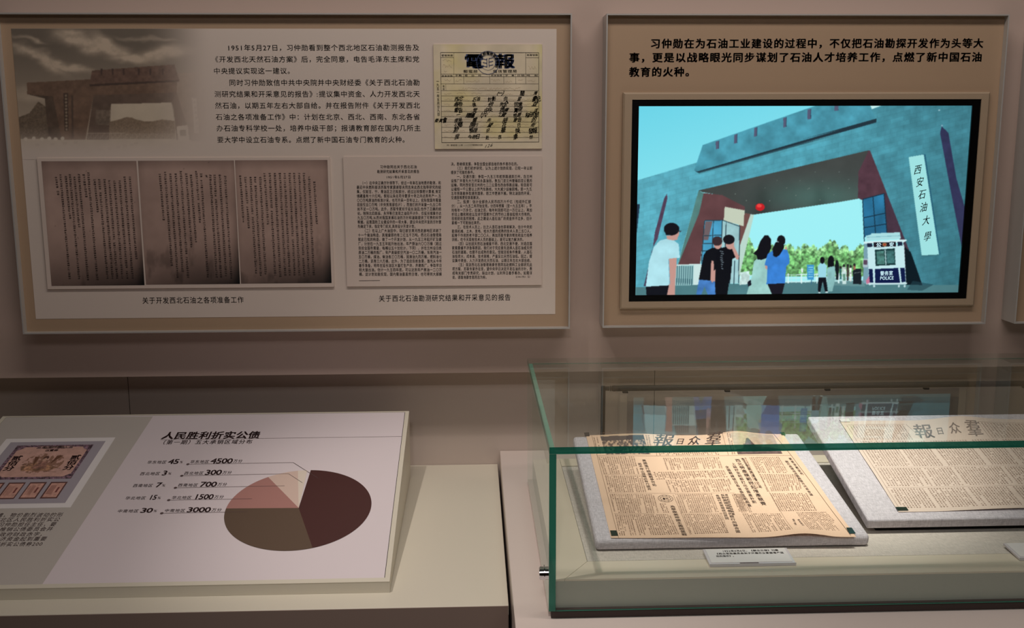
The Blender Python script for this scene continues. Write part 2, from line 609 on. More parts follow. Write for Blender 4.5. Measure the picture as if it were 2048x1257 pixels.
# ================================================================ LEFT BOARD
LB = frame_board('large framed history board with sepia gate photograph, Chinese text and document plates', -.9608, .2089, 1.0825, 1.7450)
BP = wallplane(-BK)
qs = BP.quad([(22, 57), (1112.5, 58), (1111, 628), (72.5, 639)])
sx0, sx1, sz0, sz1 = qs[[0, 3], 0].mean(), qs[[1, 2], 0].mean(), qs[[2, 3], 1].mean(), qs[[0, 1], 1].mean()
sheet = part('print_sheet', 'sheet', LB, lambda b: b.plate(BP, [(sx0, sz0), (sx1, sz0), (sx1, sz1), (sx0, sz1)], 0, .0006))
SP = wallplane(-BK-.0006)


def sepia(x, y):
    paper = np.array((214, 198, 186.))
    sky = 112+62*np.clip((y-90)/150, 0, 1)
    wx_ = fbm(x*.016, y*.03, 4, 5); wy_ = fbm(x*.016+40, y*.03+11, 4, 6)
    X = x+70*(wx_-.47); Y = y+34*(wy_-.47)
    bank = lambda cx, cy, rx, ry, sl: np.exp(-(((X-cx)/rx)**2+((Y-cy-(X-cx)*sl)/ry)**2)**1.4)
    k = np.maximum.reduce([bank(165, 85, 55, 19, .18), bank(215, 92, 42, 20, .45), bank(75, 118, 62, 13, .50), bank(120, 130, 60, 9, .30), bank(320, 108, 62, 17, -.12), bank(262, 116, 50, 14, .15), bank(55, 78, 34, 6, .3)*.7, bank(300, 74, 60, 4, .05)*.5, bank(60, 190, 50, 14, 0)*.6])
    puff = fbm(x*.075, y*.11, 5, 9)
    k = np.clip(k*(.62+.9*puff), 0, 1)
    edge_ = np.clip(1-np.abs(k-.55)*2.4, 0, 1)*.35
    v = sky*(1-k)+198*k - 26*edge_*(puff-.3)*2
    base = np.stack([v*1.0, v*.90, v*.79], -1)
    P = Paint(x, y, (0, 0, 0)); P.c = base
    g = lambda *p: [(a/3.397, b_/3.397) for a, b_ in p]
    # tree line and ground
    P.fill(g((120, 800), (200, 770), (260, 690), (330, 740), (420, 800), (420, 950), (120, 950)), (112, 96, 80), .3, .5, 3)
    P.fill(g((740, 830), (900, 800), (1000, 830), (1180, 815), (1190, 950), (740, 950)), (140, 122, 102), .22, .6, 4)
    P.fill(g((100, 945), (1450, 945), (1450, 1080), (100, 1080)), (196, 180, 158), .12, .03, 6)
    wall = (116, 92, 76)
    # lintel and legs
    P.fill(g((182, 562), (605, 540), (1215, 500), (1440, 488), (1460, 640), (1200, 628), (635, 648), (580, 950), (420, 950), (360, 657), (185, 640)), wall, .18, .12, 7)
    P.fill(g((1205, 500), (1440, 488), (1440, 960), (1300, 960), (1200, 628)), (146, 124, 106), .12, .1, 7)
    P.fill(g((182, 640), (360, 657), (420, 950), (330, 945), (305, 670)), (92, 76, 64), .2, .1)
    P.fill(g((635, 648), (1200, 628), (1165, 700), (755, 705), (750, 740), (740, 950), (590, 950)), (104, 86, 74), .12, .1)
    P.fill(g((755, 708), (1165, 697), (1185, 820), (1000, 830), (880, 800), (752, 828)), (200, 184, 162), .04, .05)
    P.fill(g((742, 828), (800, 815), (860, 796), (900, 800), (940, 826), (1040, 824), (1100, 812), (1185, 822), (1190, 940), (742, 940)), (138, 118, 98), .25, .6, 4)
    P.fill(g((1165, 697), (1200, 628), (1300, 950), (1200, 950), (1180, 740)), (118, 98, 84))
    P.fill(g((650, 745), (750, 750), (745, 850), (650, 850)), (120, 104, 90), .2, .2)
    P.fill(g((625, 480), (1185, 438), (1218, 545), (608, 575)), (108, 84, 72), .2, .15, 8)
    P.fill(g((608, 573), (1218, 543), (1216, 556), (612, 588)), (78, 62, 54))
    for sx in (690, 765, 840, 943, 1022, 1105):
        P.fill(g((sx-6, 468), (sx+6, 468), (sx+5, 508), (sx-5, 510)), (78, 62, 56))
    P.fill(g((430, 632), (462, 632), (466, 890), (438, 890)), (84, 68, 58))
    for i in range(11):
        P.ell((448+i*.4)/3.397, (650+i*23)/3.397, 2.2, 2.3, (150, 132, 112))
    P.fill(g((484, 650), (497, 650), (500, 940), (488, 940)), (90, 74, 64))
    P.fill(g((1304, 665), (1334, 668), (1352, 905), (1320, 905)), (204, 188, 168))
    for i in range(6):
        P.ell((1322+i*4)/3.397, (695+i*36)/3.397, 2.4, 2.8, (150, 130, 112), alpha=.7)
    P.fill(g((1372, 600), (1392, 605), (1402, 950), (1384, 950)), (134, 112, 96))
    P.fill(g((1200, 860), (1275, 850), (1288, 960), (1210, 960)), (206, 190, 170))
    P.fill(g((1222, 885), (1262, 882), (1264, 925), (1225, 925)), (132, 116, 100))
    for fx in np.arange(600, 1200, 12):
        P.seg((fx/3.397, 905/3.397), (fx/3.397, 945/3.397), 1.1, (206, 190, 168), .6)
    P.seg((600/3.397, 905/3.397), (850/3.397, 905/3.397), 1.2, (206, 190, 168), .7)
    for i, bx in enumerate((175, 230, 285, 335, 378, 425)):
        P.ell(bx/3.397, (945-(i % 2)*4)/3.397, 4, 3.6, (214, 200, 180))
    for bx, by in ((255, 985), (355, 980), (440, 975), (515, 968), (600, 1040), (680, 1020), (745, 1010), (800, 1000), (850, 992), (895, 985), (925, 975)):
        P.fill(g((bx-16, by-8), (bx+16, by-8), (bx+12, by+10), (bx-12, by+10)), (170, 152, 132), alpha=.7)
    # print fades into the sheet to the right and below
    ax = np.clip((428-x)/150, 0, 1); ax = ax*ax*(3-2*ax)
    ay = np.clip((318-y)/75, 0, 1); ay = ay*ay*(3-2*ay)
    a = (ax*ay)[..., None]
    out = P.c*a + paper*(1-a)
    return out


qg = [BP.uv(22, 57), BP.uv(440, 57), BP.uv(440, 318), BP.uv(46, 318)]
xg0 = sx0+.0002; xg1 = qg[1][0]; zt_ = sz1-.0002; zb_ = qg[2][1]
picture('gate_photograph', SP, [(xg0, zt_), (xg1, zt_), (xg1, zb_), (xg0, zb_)], 430, 270, sepia, LB, 'picture', h=.0003,
        label='sepia photograph of a wide stone gate under clouds')

B = MB()
Z2 = lambda x, y: (400+x/4.452, 60+y/4.452)
for s_, a, e, y in (
    ('1951年5月27日，习仲勋看到整个西北地区石油勘测报告及', 240, 1955, 158),
    ('《开发西北天然石油方案》后，完全同意，电告毛泽东主席和党', 100, 1955, 261),
    ('中央提议实现这一建议。', 118, 842, 365),
    ('同时习仲勋致信中共中央院并中央财经委《关于西北石油勘', 256, 1960, 469),
    ('测研究结果和开采意见的报告》:提议集中资金、人力开发西北天', 126, 1960, 571),
    ('然石油，以期五年左右大部自给。并在报告附件《关于开发西北', 131, 1962, 673),
    ('石油之各项准备工作》中：计划在北京、西北、西南、东北各省', 138, 1962, 775),
    ('办石油专科学校一处，培养中级干部；报请教育部在国内几所主', 144, 1968, 875),
    ('要大学中设立石油专系。点燃了新中国石油专门教育的火种。', 150, 1862, 978)):
    text(B, SP, s_, Z2(a, y+1), Z2(e, y-1), 13.6, wx=.95, bold=.006)
text(B, SP, '关于开发西北石油之各项准备工作', (284, 601.5), (488, 600), 14, bold=.006)
text(B, SP, '关于西北石油勘测研究结果和开采意见的报告', (757, 597.5), (1022, 595), 14, bold=.006)
B.build('printed_text', 'ink', sheet)


def raised_plate(name, corners, label, m_='plate', t=.004):
    q = SP.quad(corners)
    x0, x1 = q[[0, 3], 0].mean(), q[[1, 2], 0].mean(); z1, z0 = q[[0, 1], 1].mean(), q[[2, 3], 1].mean()
    o = part(name, m_, LB, lambda b: b.plate(SP, [(x0, z0), (x1, z0), (x1, z1), (x0, z1)], .0001, t), label=label)
    return o, (x0, x1, z0, z1)


PP = wallplane(-BK-.0006-.004)
# --- archive pages
ap, _r4 = raised_plate('archive_plate', [(75, 317), (660, 314), (669, 573), (97, 579)], 'white plate with three stained old typed pages')


def page_paint(seed):
    def fn(x, y):
        x0, x1, y0, y1 = x.min(), x.max(), y.min(), y.max()
        u = (x-x0)/(x1-x0); v = (y-y0)/(y1-y0)
        n = fbm(x*.02, y*.02, 4, seed)
        f = 1 - .62*np.clip((v-.55)/.45, 0, 1)**1.7*(.45+.75*u) - .18*np.clip((.08-v)/.08, 0, 1) - .35*np.clip((u-.9)/.1, 0, 1)**1.5 - .10*np.clip((.08-u)/.08, 0, 1)
        f = f*(1+.12*(n-.47)*2)
        st = fbm(x*.05, y*.025, 4, seed+20)
        f = f*(1-.22*np.clip((st-.55)*6, 0, 1)*np.clip((v-.45)*2.5, 0, 1))
        sp = vnoise(x*.4, y*.4, seed+3)
        f = f*np.where(sp > .985, .7, 1)
        c = np.array((176, 148, 136.))
        out = f[..., None]*c
        out[..., 0] *= 1+.05*(1-f)
        out[..., 2] *= 1-.02*(1-f)
        return out
    return fn


pages = [([(83, 323), (273, 322), (289, 571), (103, 572)], 31), ([(276, 322), (468, 321), (480, 568), (292, 570)], 47), ([(470, 321), (655, 320), (663, 566), (482, 568)], 59)]
colspec = [
    [(.14, .12, .27), (.19, .10, .95), (.245, .115, .46), (.29, .10, .95), (.335, .12, .53), (.385, .10, .96), (.435, .10, .29), (.485, .085, .96), (.545, .14, .41), (.595, .14, .95), (.65, .14, .95), (.70, .15, .95), (.755, .15, .95), (.81, .15, .95), (.865, .12, .95), (.92, .12, .79)],
    [(.22, .10, .48), (.275, .085, .85), (.33, .10, .95), (.385, .10, .90), (.44, .08, .95), (.495, .10, .70), (.545, .11, .66), (.60, .08, .50), (.65, .10, .95), (.70, .11, .14), (.745, .11, .95), (.79, .11, .95), (.845, .11, .94), (.90, .12, .96)],
    [(.05, .12, .50), (.105, .13, .55), (.16, .13, .92), (.21, .13, .94), (.265, .13, .93), (.315, .10, .52), (.37, .10, .94), (.425, .10, .95), (.48, .10, .94), (.53, .10, .94), (.585, .10, .94), (.635, .10, .94), (.69, .10, .95), (.74, .10, .94), (.795, .13, .94), (.85, .17, .52)]]
Bt = MB()
for (cor, sd), cs in zip(pages, colspec):
    q = PP.quad(cor); x0, x1 = q[[0, 3], 0].mean(), q[[1, 2], 0].mean(); z1, z0 = q[[0, 1], 1].mean(), q[[2, 3], 1].mean()
    picture('old_page', PP, [(x0, z1), (x1, z1), (x1, z0), (x0, z0)], 110, 140, page_paint(sd), ap, 'picture', h=.0003, blur=0)
    for (u, v0, v1) in cs:
        q4 = [(x0, z1), (x1, z1), (x1, z0), (x0, z0)]
        microcol(Bt, PP, bil(q4, u, v0), bil(q4, u+.012, v1), .0064, .0046, .0007, gap=.01)
Bt.build('typed_text', 'ink3', ap)

# --- two column report
rp, (rx0, rx1, rz0, rz1) = raised_plate('report_plate', [(686, 314), (1083, 312), (1083.5, 570), (695, 573)], 'pale plate printed with a two column report')
B = MB()
Z6 = lambda x, y: (680+x/4.49, 310+y/4.49)
Z7 = lambda x, y: (880+x/4.49, 310+y/4.49)
text(B, PP, '习仲勋同志关于西北石油', Z6(358, 108), Z6(692, 107), 7.2, bold=.012)
text(B, PP, '勘测研究结果和开采意见的报告', Z6(332, 150), Z6(714, 149), 7.2, bold=.012)
text(B, PP, '1951年5月27日', Z6(414, 200), Z6(638, 199), 6.4, bold=.01)
left = ['（一）在中央正确方针领导下，经过一年来石油地质的勘测，和', '最近中央燃料部派苏联专家莫谢耶夫同志来此西北指导研究的结', '果，仅就甘、宁、青油区之已知部分，经过比较慎密计算者,肯定',
        '储藏量有十六亿吨。假如以朱总司令要求十年之内达到年产一.五', '〇〇万吨原油的标准计采，也可开采一百年以上。实际我国年需量', '目前仅五〇万吨（中央贸易部估计），而我们的开采量一九五〇年',
        '尚不足一〇万吨。此外，苏联专家对于延长油田,也作了正确的结', '论。除陕北四郎庙、永坪等已发现之油田不计外，仅延长储量亦达', '九五〇万吨,从而对我国发展石油的方针和道路提供了可贵的科学',
        '根据。这是国防工业建设中的一项大事，提议中央把开发的方针首', '先确定下来，指定专门机关,具体设计开发计划。', '（二）在以上广大油田中，现已就甘肃河西走廊地区详测了',
        '十一个储油构造，其储量即约有二亿五千万吨。西北石油管理局', '就此已知的构造，做了一个开发计划，从一九五三年起开矿及建', '厂，计划在一九五五年起开始出油，年产原油六〇〇万桶（超过',
        '目前全国年需量，每桶以五十加伦计，下同），并在兰州设日炼', '原油二万桶的炼厂，年产高级航空汽油一〇二万桶，车用汽油一', '五〇万桶，煤油、柴油各三〇万桶，润滑油九四万桶，燃料油七',
        '二万桶，沥青三六万桶。此外，为了适应目前急需，首先从今年', '着手准备，明年在延长油区大量打生产井，并建炼厂，争取早日', '较大量出油。估计一九五四年底，可以达到年产原油一二〇万', '桶。这计划如能实现，国内需油量虽然日增，也可得到大部解']
lstart = {0: 185, 11: 205}; lend = {10: 692}
for i, s_ in enumerate(left):
    y = 252+39.05*i
    a = lstart.get(i, 147+24*i/21); e = lend.get(i, 908+8*i/21)
    text(B, PP, s_, Z6(a, y), Z6(e, y-1), 7.6, bold=.012)
rightc = [('决。若继续发展，争取全国全部自给的条件是存在的。', 97, 716), ('（三）我们初步研究，认为上述计划的实现，已较一年以前', 140, 830), ('提供了可能的条件。', 97, 322), ('一、交通方面：争取一九五三年前铁路通到兰州，在兰州', 150, 830),
          ('设炼厂并首先大力开采永昌油田，敦玉门至兰州管输四百公里的', 98, 828), ('运输。同时西安至兰州的七二二公里也改由铁路运输，较目前可', 98, 828), ('以缩短一千公里以上的汽车路线，大大减少运输困难。若一九五', 99, 826),
          ('五年铁路能争取通到酒泉，则工作更易开展。陕北油田的开采，', 99, 830), ('交通困难更较容易解决。', 99, 372), ('二、投资：估计全部合人民币四万六千亿（包括外汇部', 152, 818), ('分），从一九五二年开始支用，分四年预算（至一九五五年）。平', 102, 826),
          ('均每年一万多亿，出油之后，每年利润即可达一万亿以上，再加', 102, 828), ('折旧上缴和税收以及对于国家外汇的节约上是会起很大作用的。', 103, 832), ('目前财政虽然困难，此之建设人造石油厂的资金并不过多，估计', 103, 826),
          ('紧缩一下可能抽出来的。', 104, 378), ('三、在技术人员上，比之人造石油也容易解决，估计中央如', 154, 828), ('能调机械、土木、发电、给水方面的成熟的技术人员二五〇人，', 105, 832), ('起骨干作用的老干部二〇〇人，再加苏联专家的帮助和自力培养', 105, 828),
          ('训练，在今天现有技术人员的基础上，是可以勉力解决的。', 106, 764), ('（四）以往因天然石油储量不明，西北交通不便，对适应国', 150, 828), ('家需要缓不济急等原因，我们对于究应首先选择人造石油或天然', 107, 828),
          ('石油的道路，也提不出成熟的意见。但就目前条件衡量，人造石', 107, 828), ('油投资大，成本高，技术困难，产量反比天然石油低。因之，提', 108, 828), ('议集中资金、人力开发西北天然石油，以期五年左右大部自给。', 108, 832),
          ('（五）现派西北石油管理局康世恩同志赴燃料工业部研究此', 152, 828), ('项方案，苏联专家亦在京，望中央早日决定开发石油的方针，责', 109, 828), ('成有关部门专责研究，拟出计划，以利早日着手筹办。如需详', 109, 828), ('谈，请面询康世恩同志为盼。', 109, 434)]
for i, (s_, a, e) in enumerate(rightc):
    y = 82+37.7*i
    text(B, PP, s_, Z7(a, y), Z7(e, y-1), 7.5, bold=.012)
text(B, PP, '2144-1951（2）', Z7(680, 1095), Z7(822, 1094), 5, bold=.01)
B.line(PP, [PP.uv(*Z6(170, 1131)), PP.uv(*Z6(358, 1129))], .0008, .0004)
B.build('printed_text', 'ink3', rp)

# --- telegram
def tele_paint(x, y):
    n = fbm(x*.03, y*.03, 4, 71)
    v = (fbm(x*.012, y*.02, 3, 75)-.45)
    c = np.array((218, 202, 174.))*(1+.10*(n-.47)*2)[..., None]
    e = np.clip((x-1060)/25, 0, 1)*np.clip((200-y)/120, 0, 1)
    c[..., 2] -= 20*e; c[..., 0] -= 4*e
    c[..., 2] -= 26*np.clip(v*4, 0, 1)
    return c


tp, (tx0, tx1, tz0, tz1) = raised_plate('telegram_plate', [(866.6, 88.7), (1083.7, 89), (1083.7, 297.6), (870, 298)], 'yellowed telegram form filled with brush handwriting', t=.0035)
TP = wallplane(-BK-.0006-.0035)
picture('telegram_paper', TP, [(tx0, tz1), (tx1, tz1), (tx1, tz0), (tx0, tz0)], 60, 60, tele_paint, tp, 'picture', h=.0002, blur=0)
Z3 = lambda x, y: (850+x/5.2375, 70+y/5.2375)
uv3 = lambda x, y: TP.uv(*Z3(x, y))
B = MB()
H = .0006
for p in ([(163, 184), (1192, 186), (1192, 1122), (176, 1128), (163, 184)],):
    B.line(TP, [uv3(*k) for k in p], .0008, H)
for y in (410, 437, 512, 583, 638, 693, 748, 802, 857, 912, 967, 1020, 1075):
    B.line(TP, [uv3(166+10*(y-184)/944, y), uv3(1192, y)], .0005, H)
for x in (303, 405, 677, 825, 950):
    B.line(TP, [uv3(x, 410), uv3(x+2, 512)], .0005, H)
B.line(TP, [uv3(303, 186), uv3(303, 410)], .0004, H); B.line(TP, [uv3(166, 236), uv3(303, 236)], .0005, H)
B.line(TP, [uv3(1055, 186), uv3(1056, 512)], .0006, H); B.line(TP, [uv3(1055, 238), uv3(1192, 238)], .0005, H)
B.line(TP, [uv3(218, 512), uv3(220, 583)], .0004, H)
text(B, TP, '郵電部　　　電信管理局', Z3(400, 382), Z3(966, 380), 6.5, .0006, .012, adv_all=1)
text(B, TP, '發報時期', Z3(172, 215), Z3(294, 215), 4.6, .0006, .01)
text(B, TP, '來報號數', Z3(1064, 210), Z3(1184, 210), 4.6, .0006, .01)
text(B, TP, '原來號數', Z3(172, 430), Z3(292, 430), 4, .0006, .01)
for s_, a, e in (('字數', 312, 388), ('發　出　局', 414, 590), ('原來號碼', 690, 808), ('字　數', 838, 938), ('日期', 962, 1045), ('時　刻', 1062, 1184)):
    text(B, TP, s_, Z3(a, 424), Z3(e, 424), 3.8, .0006, .01, adv_all=1)
vtext(B, TP, '一九五一年五月廿九日', Z3(133, 466), Z3(143, 850), 5.6, .0006, .012)
vtext(B, TP, '附註', Z3(196, 525), Z3(197, 578), 4, .0006, .01)
text(B, TP, '（甲）電報掛號（上海）－一二〇〇紙張裝訂成册', Z3(215, 1156), Z3(604, 1152), 3.6, .0006, .008)
rows = [(612, [('（一）', 790), ('關', 1020), ('灣', 1158)]), (670, [('西北', 352), ('石油', 540), ('計劃', 700), ('向', 845), ('習', 990), ('書記', 1168)]),
        (726, [('報告', 354), ('後', 515), ('他', 690), ('完全', 825), ('同意', 980), ('並', 1155)]), (783, [('電告', 348), ('党', 525), ('中央', 665), ('提議', 832), ('實現', 975), ('這', 1163)]),
        (838, [('一', 350), ('建議', 475), ('（六）', 620), ('工資', 806), ('問題', 966), ('和研究結', 1122)]), (890, [('委員會', 166), ('提局', 350), ('需', 520), ('先', 672), ('時', 840), ('警告', 970), ('的', 1142)]),
        (944, [('公鄉', 350), ('施行', 515), ('望', 685), ('在', 832), ('已', 985), ('街', 1135)]), (1002, [('前', 325), ('整理', 505), ('好', 662), ('華', 820), ('陝', 972), ('發報', 1130)]),
        (1068, [('我', 335), ('今明日', 512), ('赴', 655), ('京', 785), ('康', 950), ('恰', 1112)])]
for y, ws in rows:
    for w_, xc in ws:
        n = len(w_); hw = n*21 if n < 4 else n*17
        text(B, TP, w_, Z3(xc-hw, y+4), Z3(xc+hw, y-3), 10.4, .0007, .020, wx=1.1, shear=.25, jit=.2)
text(B, TP, '126', Z3(625, 1168), Z3(715, 1150), 9, .0006, 0, shear=.5)
B.build('form_text', 'ink3', tp)
B = MB()


def scrawl(b, x0, x1, y, amp):
    pts = []; x = x0; 
    while x < x1:
        pts.append(uv3(x, y+random.uniform(-amp, amp))); x += random.uniform(5, 12)
    if len(pts) > 1: b.line(TP, pts, .0005, .00045)


for (a, e, y, am) in ((350, 1000, 565, 16), (185, 280, 268, 16), (185, 285, 325, 18), (200, 240, 385, 10), (205, 272, 475, 14), (320, 385, 478, 14), (430, 575, 485, 14), (690, 790, 475, 14), (840, 915, 490, 12), (975, 1030, 475, 12), (1075, 1160, 480, 12), (1080, 1165, 345, 22)):
    scrawl(B, a, e, y, am)
for y, _w in rows:
    x = 200
    while x < 1130:
        L = random.uniform(60, 140); scrawl(B, x, min(x+L, 1150), y+random.uniform(-2, 12), 10); x += L+random.uniform(15, 60)
B.build('pencil_notes', 'faint', tp)
B = MB()
text(B, TP, '電', Z3(412, 275), Z3(612, 275), 31, .0007, .04, wx=1.02)
text(B, TP, '報', Z3(735, 275), Z3(938, 275), 31, .0007, .04, wx=1.02)
cu = uv3(660, 290); ru = 118/5.2375*TP.uscale(975, 125); ri = 76/5.2375*TP.uscale(975, 125)
for rr, w_ in ((ru, .0009), (ri, .0006)):
    B.line(TP, [cu+rr*np.array([math.cos(t), math.sin(t)]) for t in np.linspace(0, 2*math.pi, 41)], w_, .0012)
for i, ch in enumerate('上海人民郵電營業處專用'):
    t = math.radians(200-i*22); c_ = cu+(ru+ri)/2*np.array([math.cos(t), math.sin(t)])
    v, f, _ = glyph(ch, .02); s_ = (ru-ri)*.9
    R2 = np.array([[math.cos(t-math.pi/2), math.sin(t-math.pi/2)], [-math.sin(t-math.pi/2), math.cos(t-math.pi/2)]])
    B.add(TP.world(c_+((v-np.array([.5, .38]))*s_) @ R2, .0012), f)
ct = .0021
for sg in (-1, 1):      # angular mark in the middle of the stamp
    for k in range(3):
        y = (k-1)*ri*.48
        B.line(TP, [cu+np.array([sg*ri*.12, y+sg*ri*.08]), cu+np.array([sg*ri*.72, y+ri*.12+sg*ri*.08])], .0012, .0012)
    B.line(TP, [cu+np.array([sg*ri*.14, -ri*.62]), cu+np.array([sg*ri*.14, ri*.62])], .0012, .0012)
B.build('stamped_lettering', 'blue', tp, label='dark blue heading characters and round stamp')

# ================================================================ TELEVISION BOARD
RB = frame_board('framed board with bold Chinese heading above the built-in television', .2804, 1.1290, 1.0839, 1.7446)
B = MB()
Z4 = lambda x, y: (1180+x/2.359, 20+y/2.359)
BPR = wallplane(-BK)
text(B, BPR, '习仲勋在为石油工业建设的过程中，不仅把石油勘探开发作为头等大', Z4(282, 159), Z4(1858, 157), 20.5, .0004, .032, wx=.92)
text(B, BPR, '事，更是以战略眼光同步谋划了石油人才培养工作，点燃了新中国石油', Z4(182, 225), Z4(1852, 222), 20.5, .0004, .032, wx=.92)
text(B, BPR, '教育的火种。', Z4(182, 293), Z4(500, 292), 20.5, .0004, .032, wx=.92)
B.build('heading_text', 'ink2', RB)
SU = wallplane(-.053)
q = SU.quad([(1246.5, 184.5), (1978.5, 184.5), (1952, 613.5), (1240.5, 619)])
ux0, ux1, uz1, uz0 = q[[0, 3], 0].mean(), q[[1, 2], 0].mean(), q[[0, 1], 1].mean(), q[[2, 3], 1].mean()
q = SU.quad([(1264, 199), (1962.5, 199), (1934, 598), (1258, 604)])
vx0, vx1, vz1, vz0 = q[[0, 3], 0].mean(), q[[1, 2], 0].mean(), q[[0, 1], 1].mean(), q[[2, 3], 1].mean()


def ring(b, x0, x1, z0, z1, i0, i1, k0, k1, y0, y1):
    for (a, c, d, e) in ((x0, x1, k1, z1), (x0, x1, z0, k0), (x0, i0, k0, k1), (i1, x1, k0, k1)):
        b.box(a, c, y0, y1, d, e)


def surround(b):
    e = .0035
    o = [(ux0, uz0), (ux1, uz0), (ux1, uz1), (ux0, uz1)]
    o2 = [(ux0+e, uz0+e), (ux1-e, uz0+e), (ux1-e, uz1-e), (ux0+e, uz1-e)]
    i2 = [(vx0, vz0), (vx1, vz0), (vx1, vz1), (vx0, vz1)]
    P = lambda pts, y: [(x, y, z) for x, z in pts]
    v = P(o, -.0432)+P(o, -.050)+P(o2, -.053)+P(i2, -.053)+P(i2, -.0432)
    f = []
    for r in range(4):
        for i in range(4):
            j = (i+1) % 4
            f.append((r*4+i, r*4+j, r*4+4+j, r*4+4+i))
    b.add(v, f)


part('screen_surround', 'surround', RB, surround)
TV = thing('television', 'flat television showing a stone university gate with students walking in', 'television', ((vx0+vx1)/2, -.044, vz0))
q = SU.quad([(1278, 212), (1945.5, 212), (1918.5, 586.5), (1271.5, 590.5)])
wx0, wx1, wz1, wz0 = q[[0, 3], 0].mean(), q[[1, 2], 0].mean(), q[[0, 1], 1].mean(), q[[2, 3], 1].mean()
e_ = .0008


def bez(b):
    ring(b, vx0+e_, vx1-e_, vz0+e_, vz1-e_, wx0, wx1, wz0, wz1, -.0515, -.0434)
    b.box(wx0, wx1, -.0470, -.0434, wz0, wz1)


part('bezel', 'bezel', TV, bez, bevel=0)


def tvpaint(x, y):
    A = lambda *p: [(1230+a/2.793, 180+b_/2.793) for a, b_ in p]
    Cc = lambda *p: [(1600+a/2.618, 180+b_/2.618) for a, b_ in p]
    t = np.clip((y-212)/300, 0, 1); u = np.clip((x-1275)/500, 0, 1)
    P = Paint(x, y, (0, 0, 0))
    P.c = np.stack([108+42*t+20*u, 212+22*t+10*u, 232+10*t+5*u], -1)
    # ---- opening sky (brighter)
    P.fill(A((690, 690), (1257, 620))+Cc((310, 565), (340, 900))+A((690, 1100)), (160, 240, 246))
    # trees
    k = inpoly(x, y, A((690, 800), (1257, 800))+Cc((340, 790), (345, 980))+A((690, 1040)))
    top = 180+(880+45*(fbm(x*.10, y*0+3, 4, 12)-.5)*2.4)/2.793
    left_bump = 14*np.exp(-((x-1492)/12)**2)
    top = top-left_bump
    k &= (y > top+6*(fbm(x*.5, y*.5, 3, 13)-.5)*2)
    P._put(k, (136, 192, 130), .9, .2, 14)
    k2 = k & (y > top+12+8*(fbm(x*.3, y*.3, 3, 15)-.5))
    P._put(k2, (100, 164, 96), 1.0, .22, 16, .7)
    # ground
    P.fill(A((115, 1092), (480, 1088), (1257, 1070))+Cc((330, 1000), (845, 1018), (840, 1075))+A((115, 1150)), (78, 124, 130), .10, .02, 5)
    P.fill(A((1150, 1040), (1257, 1035))+Cc((340, 1000), (340, 1030))+A((1150, 1090)), (120, 160, 160), alpha=.5)
    # distant rail, sign
    for yy in (1034, 1054, 1074):
        P.seg(*A((690, yy+4), (1257, yy-4)), 1.2, (206, 240, 240)); P.seg(*Cc((0, 965+(yy-1034)*.9), (330, 960+(yy-1034)*.9)), 1.1, (206, 240, 240), .8)
    for xx in np.arange(700, 1257, 26):
        P.seg(*A((xx, 1030), (xx, 1078)), 1.0, (196, 232, 232))
    for xx in (968, 1042, 1128, 1250):
        P.seg(*A((xx, 1026), (xx, 1082)), 2.0, (225, 246, 246))
    P.fill(A((700, 1020), (750, 1012), (752, 1085), (695, 1090)), (200, 228, 224), .2, .2)
    P.fill(A((1072, 978), (1112, 976), (1111, 1062), (1074, 1062)), (62, 150, 206))
    for i in range(5):
        P.seg(*A((1080, 992+i*13), (1106, 992+i*13)), 1.6, (150, 215, 235))
    P.seg(*A((1098, 1062), (1098, 1086)), 1.6, (60, 110, 140))
    P.fill(A((1040, 998), (1050, 998), (1050, 1020), (1040, 1020)), (225, 240, 240))
    # ---- building face
    body = A((110, 510), (450, 408), (1115, 90))+[(1960, 205)]+Cc((905, 1020), (640, 1024), (365, 318))+A((467, 562), (350, 975), (330, 1098), (110, 1103))
    P.fill(body, (82, 162, 180), .14, .06, 21)
    k = inpoly(x, y, body)
    f = 1 - .36*np.clip((x-1620)/320, 0, 1)*np.clip(.55+.0011*(y-200), 0, 1) - .05*np.clip((260-y)/60, 0, 1)
    P.c[k] *= f[k][:, None]
    P.c[k] += (np.clip(1-(x[k]-1270)/300, 0, 1)*8)[:, None]
    # stone courses
    v_ = (y+(x-1275)*.26)/9.5; uu = (x/26+np.floor(v_)*.5)
    jn = (np.abs(v_-np.round(v_)) < .07) | (np.abs(uu-np.round(uu)) < .035)
    P.c[k & jn] *= .955
    blk = _hash(np.floor(v_).astype(np.int64), np.floor(uu).astype(np.int64), 5)
    P.c[k] *= (1+.07*(blk[k]-.5))[:, None]
    # parapet
    par = A((490, 308), (1115, 90))+Cc((200, 30), (345, 30), (365, 84), (398, 153))+A((460, 457), (442, 450))
    P.fill(par, (74, 150, 170), .2, .05, 23)
    P.fill(A((1115, 88), (1130, 60))+Cc((345, 30), (365, 84)), (66, 140, 160), .15, .05, 23)
    P.fill(A((442, 450), (460, 456), (1257, 222))+Cc((0, 262), (400, 150), (400, 170), (0, 284))+A((1257, 246), (470, 466)), (34, 52, 62))
    P.fill(A((460, 462), (1257, 238), (1257, 262), (470, 474)), (74, 138, 150), alpha=.35)
    for (a, b_, c, d) in ((563, 580, 332, 284), (666, 682, 300, 246), (777, 793, 262, 208), (940, 957, 210, 152), (1075, 1094, 166, 105), (1226, 1247, 118, 60)):
        P.fill(A((a, d+5), (b_, d), (b_, c-4), (a, c)), (86, 90, 116)); P.seg(*A((b_, d), (b_, c-4)), 1, (40, 60, 80))
    P.fill(Cc((180, 60), (201, 60), (201, 106), (181, 110)), (86, 90, 116))
    P.fill(Cc((368, 80), (432, 80), (376, 101)), (196, 240, 240))
